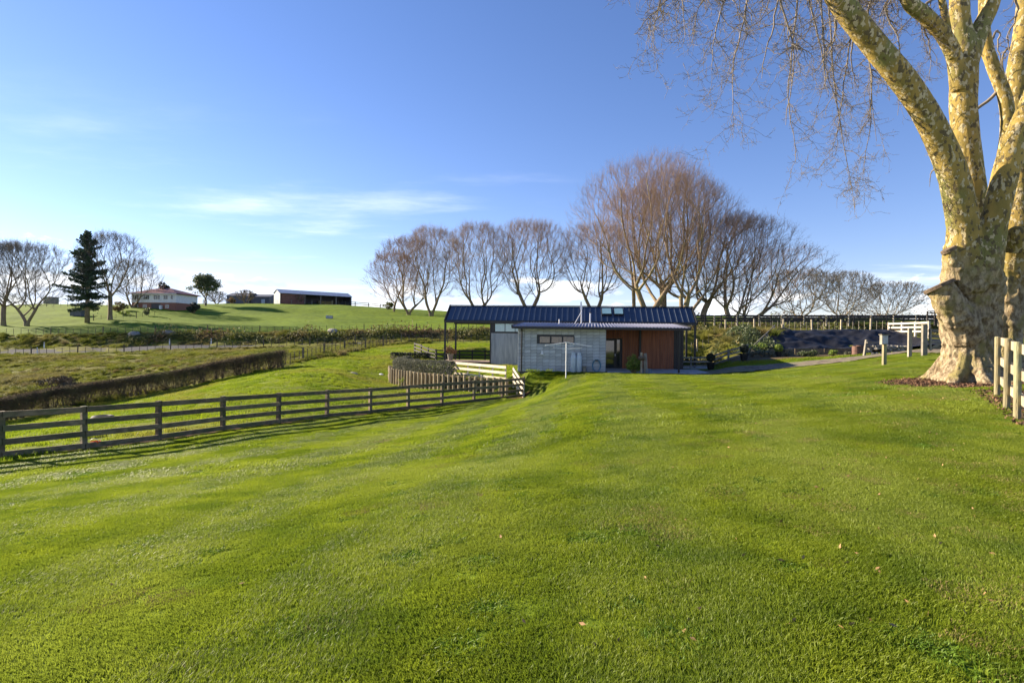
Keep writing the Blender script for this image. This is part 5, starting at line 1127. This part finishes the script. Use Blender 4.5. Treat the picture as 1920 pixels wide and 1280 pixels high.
sh = thing('long_shed', 'long grey iron hay shed with open bays on the ridge', 'shed', G(524, 192) + (0, 0, -.5), R(35))
L_s = 24.5
MB().add([(0, 0, 0), (0, 9, 0), (0, 9, 4.6), (0, 4.5, 5.6), (0, 0, 4.2), (.12, 0, 0), (.12, 9, 0), (.12, 9, 4.6), (.12, 4.5, 5.6), (.12, 0, 4.2)], [(0, 4, 3, 2, 1), (5, 6, 7, 8, 9), (0, 5, 9, 4), (4, 9, 8, 3), (3, 8, 7, 2), (1, 2, 7, 6)]).build('end_wall', M['concrete'], sh)
MB().add([(L_s, 0, 0), (L_s, 9, 0), (L_s, 9, 4.6), (L_s, 4.5, 5.6), (L_s, 0, 4.2), (L_s + .12, 0, 0), (L_s + .12, 9, 0), (L_s + .12, 9, 4.6), (L_s + .12, 4.5, 5.6), (L_s + .12, 0, 4.2)], [(0, 4, 3, 2, 1), (5, 6, 7, 8, 9), (0, 5, 9, 4), (4, 9, 8, 3), (3, 8, 7, 2), (1, 2, 7, 6)]).build('end_wall', M['shed_dark'], sh)
MB().box((L_s / 2, 8.95, 2.3), (L_s, .1, 4.6)).build('back_wall', M['shed_dark'], sh)
MB().add([(-.3, -.4, 4.1), (L_s + .3, -.4, 4.1), (L_s + .3, 4.5, 5.68), (-.3, 4.5, 5.68), (-.3, 9.3, 4.5), (L_s + .3, 9.3, 4.5), (-.3, -.4, 4.2), (L_s + .3, -.4, 4.2), (L_s + .3, 4.5, 5.78), (-.3, 4.5, 5.78), (-.3, 9.3, 4.6), (L_s + .3, 9.3, 4.6)], [(6, 7, 8, 9), (9, 8, 11, 10), (0, 3, 2, 1), (3, 4, 5, 2), (0, 1, 7, 6), (4, 10, 11, 5), (0, 6, 9, 3), (3, 9, 10, 4), (1, 2, 8, 7), (2, 5, 11, 8)]).build('roof', M['shed_roof'], sh)
MB().box((4.2, .06, 2.0), (7.6, .1, 4.0)).build('closed_bay', M['shed_rust'], sh)
for i in range(4): MB().box((8.2 + i * 5.4, .1, 2.1), (.25, .25, 4.2)).build('post', M['grey_post'], sh)
MB().box((16.5, 5, 1.2), (5, 3, 2.4)).build('hay_stack', M['straw'], sh)
wt = thing('water_tank', 'grey concrete water tank on the skyline at left', 'water tank', G(95, 188) + (0, 0, -.2)); MB().lathe([(2.0, -.3), (2.0, 2.5), (1.9, 2.6)], n=28).build('tank', M['grey_post'], wt, smooth=False); MB().lathe([(2.05, 2.5), (1.2, 2.75), (.1, 2.8)], n=28).build('lid', M['concrete'], wt)
ol = thing('garden_shelter', 'small dark garden shelter beside the fir trunk', 'shed', G(146, 130)); MB().box((0, 0, .7), (2.6, 1.6, 1.4)).build('wall', M['shed_dark'], ol); MB().box((0, 0, 1.45), (2.9, 1.9, .12)).build('roof', M['steel_black'], ol)

# ------------------------------------------------------------------ the plane tree
pt_ = thing('plane_tree', 'massive old plane tree with mottled bark and pollarded trunk', 'tree', TREE)
def spl(q, n):
    q = np.asarray(q, float); t = np.arange(len(q)); tt = np.linspace(0, len(q) - 1, n); out = np.zeros((n, q.shape[1]))
    for k in range(q.shape[1]):
        m = np.gradient(q[:, k]); i = np.clip(tt.astype(int), 0, len(q) - 2); u = tt - i
        out[:, k] = (2 * u**3 - 3 * u**2 + 1) * q[i, k] + (u**3 - 2 * u**2 + u) * m[i] + (-2 * u**3 + 3 * u**2) * q[i + 1, k] + (u**3 - u**2) * m[i + 1]
    return out
LIMB = {
 'trunk': [(1812, 760, 15.5, 1.02), (1813, 722, 15.5, .93), (1817, 690, 15.5, .76), (1819, 640, 15.5, .72), (1818, 590, 15.5, .77), (1820, 545, 15.5, .80), (1826, 505, 15.5, .70), (1830, 470, 15.5, .5)],
 'trunk2': [(1880, 745, 16.4, .75), (1882, 690, 16.4, .55), (1886, 600, 16.4, .52), (1893, 520, 16.4, .56), (1903, 440, 16.4, .5), (1910, 350, 16.6, .36), (1908, 240, 16.8, .36), (1908, 150, 16.9, .36), (1918, 60, 17, .30), (1930, -60, 17, .25), (1950, -220, 17, .2)],
 'A': [(1815, 540, 15.3, .62), (1808, 480, 15.1, .52), (1807, 430, 15.0, .42), (1796, 365, 14.9, .39), (1781, 310, 14.8, .37), (1745, 230, 14.6, .34), (1697, 155, 14.4, .33), (1640, 85, 14.2, .315), (1588, 20, 14.0, .30), (1548, -45, 13.8, .29), (1500, -130, 13.6, .25), (1440, -220, 13.3, .2), (1380, -280, 13, .14)],
 'B': [(1830, 500, 15.9, .55), (1832, 430, 16.0, .40), (1823, 350, 16.0, .36), (1813, 280, 16.0, .36), (1806, 200, 16.0, .36), (1808, 140, 16.0, .36), (1808, 95, 16, .34), (1800, 40, 16, .28), (1798, -20, 16, .25), (1790, -140, 16, .18)],
 'B1': [(1800, 170, 15.9, .26), (1790, 110, 15.8, .22), (1768, 65, 15.6, .21), (1735, 30, 15.4, .21), (1706, 5, 15.2, .20), (1688, -40, 15.0, .19), (1650, -120, 14.6, .15), (1590, -190, 14.2, .12)],
 'B1b': [(1787, 110, 15.7, .13), (1778, 60, 15.6, .10), (1766, 0, 15.5, .10), (1755, -70, 15.4, .08)],
 'B3': [(1815, 120, 16, .28), (1838, 55, 16, .24), (1858, 10, 16, .22), (1872, -50, 16, .2), (1890, -160, 16, .15)],
 'C': [(1838, 530, 15.1, .5), (1850, 480, 14.9, .40), (1864, 420, 14.8, .33), (1882, 340, 14.7, .32), (1900, 275, 14.6, .31), (1925, 215, 14.5, .29), (1960, 130, 14.4, .25), (2010, 20, 14.3, .2)],
 'D': [(1872, 370, 16, .26), (1884, 300, 16.1, .22), (1890, 240, 16.2, .2), (1885, 185, 16.2, .19), (1868, 140, 16.2, .18), (1852, 95, 16.2, .17), (1846, 50, 16.3, .15), (1842, -40, 16.4, .12)],
 'stub1': [(1812, 630, 15.3, .5), (1794, 588, 15.1, .44), (1773, 556, 15.0, .34), (1760, 536, 15.05, .35)],
 'stub2': [(1806, 530, 15.1, .34), (1788, 486, 14.95, .21), (1778, 468, 14.95, .17)],
 'burl': [(1900, 470, 16.0, .30), (1906, 438, 15.8, .27), (1908, 425, 15.8, .1)],
 'burl2': [(1858, 560, 15.1, .3), (1862, 530, 15.0, .28), (1855, 505, 15.0, .2)],
 'knot': [(1768, 205 + 20, 16, .0), (1768, 224, 15.9, .0)],
}
del LIMB['knot']
mb = MB(); LP = {}
for k, q in LIMB.items():
    w = np.array([(*P(a, b, c), rr) for a, b, c, rr in q]); s = spl(w, len(q) * 7); LP[k] = s
    mb.tube(s[:, :3] - TREE, np.maximum(s[:, 3] * (0.86 if k == 'trunk' else 0.8 if k == 'trunk2' else 0.91), .02), 18)
r = np.random.default_rng(110)
for k in range(9):      # root flares
    a = -2.6 + k * 0.62 + r.normal(0, .1); ln = r.uniform(1.15, 1.6)
    qz = [(math.cos(a) * s_, math.sin(a) * s_, z_) for s_, z_ in ((.35, .6), (.75, .18), (1.05, .03), (ln, -.12))]
    mb.tube(spl(qz, 14), np.linspace(.31, .07, 14), 10)
tmp = mb.build('trunk_source', M['plane'])
rm = tmp.modifiers.new('remesh', 'REMESH'); rm.mode = 'VOXEL'; rm.voxel_size = 0.032
sm = tmp.modifiers.new('smooth', 'SMOOTH'); sm.iterations = 3; sm.factor = 0.5
dg = bpy.context.evaluated_depsgraph_get(); me = bpy.data.meshes.new_from_object(tmp.evaluated_get(dg)); bpy.data.objects.remove(tmp)
nv = len(me.vertices); co = np.zeros(nv * 3, np.float32); me.vertices.foreach_get('co', co); co = co.reshape(-1, 3); no = np.zeros(nv * 3, np.float32); me.vertex_normals.foreach_get('vector', no); no = no.reshape(-1, 3)
wx = co + TREE; lowf = np.clip((4.6 - co[:, 2]) / 1.6, 0.12, 1)
an = np.arctan2(co[:, 1], co[:, 0]) * 2.0
dsp = .05 * (vnoise(an * 1.0, co[:, 2] * .5, .35, 111) - .5) + .06 * (vnoise(an * 1.3, co[:, 2] * .4, .16, 112) - .5) + .07 * (vnoise(co[:, 0] + co[:, 1] * .7, co[:, 2] * .8, .10, 113) - .5)
co = co + no * (dsp * lowf)[:, None]; me.vertices.foreach_set('co', co.astype(np.float32).ravel()); me.update()
me.polygons.foreach_set('use_smooth', np.ones(len(me.polygons), bool))
if not me.materials: me.materials.append(M['plane'])
tk = bpy.data.objects.new('trunk', me); col.objects.link(tk); tk.parent = pt_
# sawn faces of the cut stubs
for k in ('stub1', 'stub2'):
    s = LP[k]; e = s[-1, :3] - TREE; d = e - (s[-6, :3] - TREE); d /= np.linalg.norm(d); rr = s[-1, 3] * 1.06
    MB().tube([e - d * .06, e + d * .02, e + d * .035], [rr, rr, rr * .9], 16).build('sawn_face', M['cut_wood'], tk)
# surface roots
for k in range(7):
    a = -1.95 + .28 * k; p0 = np.array((math.cos(a) * .8, math.sin(a) * .8)); p1 = p0 + np.array((.5 + .1 * k, -.75)) * r.uniform(.6, 1.1)
    q = [(p0[0], p0[1]), ((p0[0] + p1[0]) / 2 + r.normal(0, .12), (p0[1] + p1[1]) / 2), (p1[0], p1[1])]
    q = [(a_, b_, h1(TREE[0] + a_, TREE[1] + b_) - TREE[2] + .06 - .03 * i) for i, (a_, b_) in enumerate(q)]
    MB().tube(spl(q, 12), np.linspace(.085, .03, 12), 7).build('root', M['bark'], pt_, smooth=True)
# hanging boughs and twigs
E0, E1, E2, E3 = [], [], [], []
def chain(p, d, ln, r0, r1, n, kink, grav, rg):
    pts = [np.array(p, float)]; d = np.array(d, float)
    for i in range(n):
        d = d + rg.normal(0, kink, 3) + np.array((0, 0, -grav)); d /= np.linalg.norm(d); pts.append(pts[-1] + d * ln / n)
    rs = np.linspace(r0, r1, n + 1)
    for i in range(n): E0.append(pts[i]); E1.append(pts[i + 1]); E2.append(rs[i]); E3.append(rs[i + 1])
    return np.array(pts), rs
def twigging(pts, rs, rg, dens, ln, depth):
    tot = np.linalg.norm(np.diff(pts, axis=0), axis=1).sum(); k = rg.poisson(tot * dens)
    for _ in range(k):
        i = rg.integers(0, len(pts) - 1); f_ = rg.random(); p = pts[i] * (1 - f_) + pts[i + 1] * f_; dd = pts[i + 1] - pts[i]; dd /= np.linalg.norm(dd) + 1e-9
        d = dd * .55 + rg.normal(0, .6, 3) + np.array((0, 0, -.25 if depth < 2 else .05)); d /= np.linalg.norm(d)
        l = ln * rg.uniform(.5, 1.5); r0 = max(.003, rs[i] * .6)
        c, cr_ = chain(p, d, l, min(r0, .014 if depth == 1 else .006), .0028, 7 if depth == 1 else 4, .28, .10 if depth == 1 else -.06, rg)
        if depth < 3: twigging(c, cr_, rg, 9 if depth == 1 else 7, ln * .36, depth + 1)
rg = np.random.default_rng(121)
HANG = [('A', .93, (1280, -50, 13), (1225, 110, 13.2)), ('A', .82, (1450, -20, 13), (1460, 230, 13)), ('A', .78, (1520, -20, 14), (1590, 240, 14.2)), ('B1', .75, (1620, -10, 15), (1630, 330, 15.5)), ('A', .9, (1360, -60, 13.8), (1300, 90, 14)), ('A', .86, (1300, -30, 12.5), (1190, 70, 12)), ('A', .86, (1340, -40, 13.5), (1250, 40, 14)), ('A', .9, (1390, -30, 12.6), (1340, 140, 12)), ('A', .84, (1420, -40, 14), (1385, 225, 14.3)),
        ('A', .8, (1470, -40, 13.4), (1440, 150, 13.2)), ('A', .8, (1500, -30, 14.2), (1500, 300, 14.6)), ('A', .76, (1530, 0, 13), (1545, 190, 12.6)), ('B1', .85, (1560, -20, 15), (1600, 385, 15.4)),
        ('B1', .8, (1610, 0, 15), (1570, 280, 15.2)), ('B1', .7, (1640, 20, 15.5), (1655, 260, 15.8)), ('A', .72, (1560, 40, 14.6), (1530, 120, 15)), ('B1', .62, (1660, 10, 15.8), (1690, 200, 16.3)),
        ('A', .88, (1330, -80, 12), (1270, 10, 11.6)), ('B1b', .7, (1720, 40, 15.6), (1740, 150, 16)), ('D', .7, (1880, 60, 16.8), (1900, 190, 17)), ('trunk2', .75, (1880, 110, 17.3), (1885, 270, 17.5)), ('B3', .7, (1900, 20, 16.6), (1895, 120, 16.5)), ('B1', .9, (1450, -60, 14.5), (1420, 60, 15)), ('A', .66, (1600, 60, 15.4), (1610, 160, 16)), ('D', .5, (1760, 300, 16.8), (1748, 345, 17))]
for k, f_, mid, end in HANG:
    s = LP[k]; p0 = s[int(f_ * (len(s) - 1)), :3]; p1, p2 = P(*mid), P(*end)
    q = spl([p0, (p0 + p1) / 2 + (0, 0, .25), p1, (p1 + p2) / 2 + rg.normal(0, .15, 3) + (0, 0, .1), p2], 26); q[2:] += np.cumsum(rg.normal(0, .022, (24, 3)), 0)
    rs = np.linspace(.05, .006, 26)
    for i in range(25): E0.append(q[i]); E1.append(q[i + 1]); E2.append(rs[i]); E3.append(rs[i + 1])
    far = k in ('trunk2', 'D', 'B3')
    twigging(q[6:], rs[6:], rg, 5.0 if not far else 2.2, .95 if not far else .6, 1)
v, f = tubes(np.array(E0) - TREE, np.array(E1) - TREE, np.array(E2), np.array(E3), 4)
M['plane_twig'] = mat('plane_twigs', (0.20, 0.165, 0.125), (0.12, 0.098, 0.07), 0.8, 2, 4)
mesh_obj('crown', v, f, M['plane_twig'], pt_)

# ------------------------------------------------------------------ mulch and fallen leaves
r = np.random.default_rng(130); n = 16000
x = np.concatenate([r.normal(TREE[0] - .3, 1.3, n // 2), r.uniform(6.4, 12.0, n // 2)]); y = np.concatenate([r.normal(TREE[1] - .6, .9, n // 2), r.uniform(5.2, 13.5, n // 2)])
k = mulch_d(x, y) < 0.12 * r.random(n); x, y = x[k], y[k]
v, f = leaves(np.stack([x, y, H(x, y) + r.uniform(.0, .045, len(x))], -1), .034, r); o = mesh_obj('bark_mulch', v, f, M['mulch']); tag(o, 'brown bark mulch spread under the plane tree and fence', 'mulch', kind='stuff')
n = 300; x, y = [], []
while len(x) < n:
    d = 3 + 22 * r.random() ** 1.5; u = r.uniform(-.7, .95); 
    if r.random() < .25 + .75 * max(0, u): x.append(u * d); y.append(d)
x, y = np.array(x), np.array(y); k = (zones(x, y) == 0); x, y = x[k], y[k]
v, f = leaves(np.stack([x, y, H(x, y) + .022], -1), .019, r); o = mesh_obj('fallen_leaves', v, f, M['dry_leaf']); tag(o, 'scattered dry brown leaves lying on the lawn', 'leaves', kind='stuff')
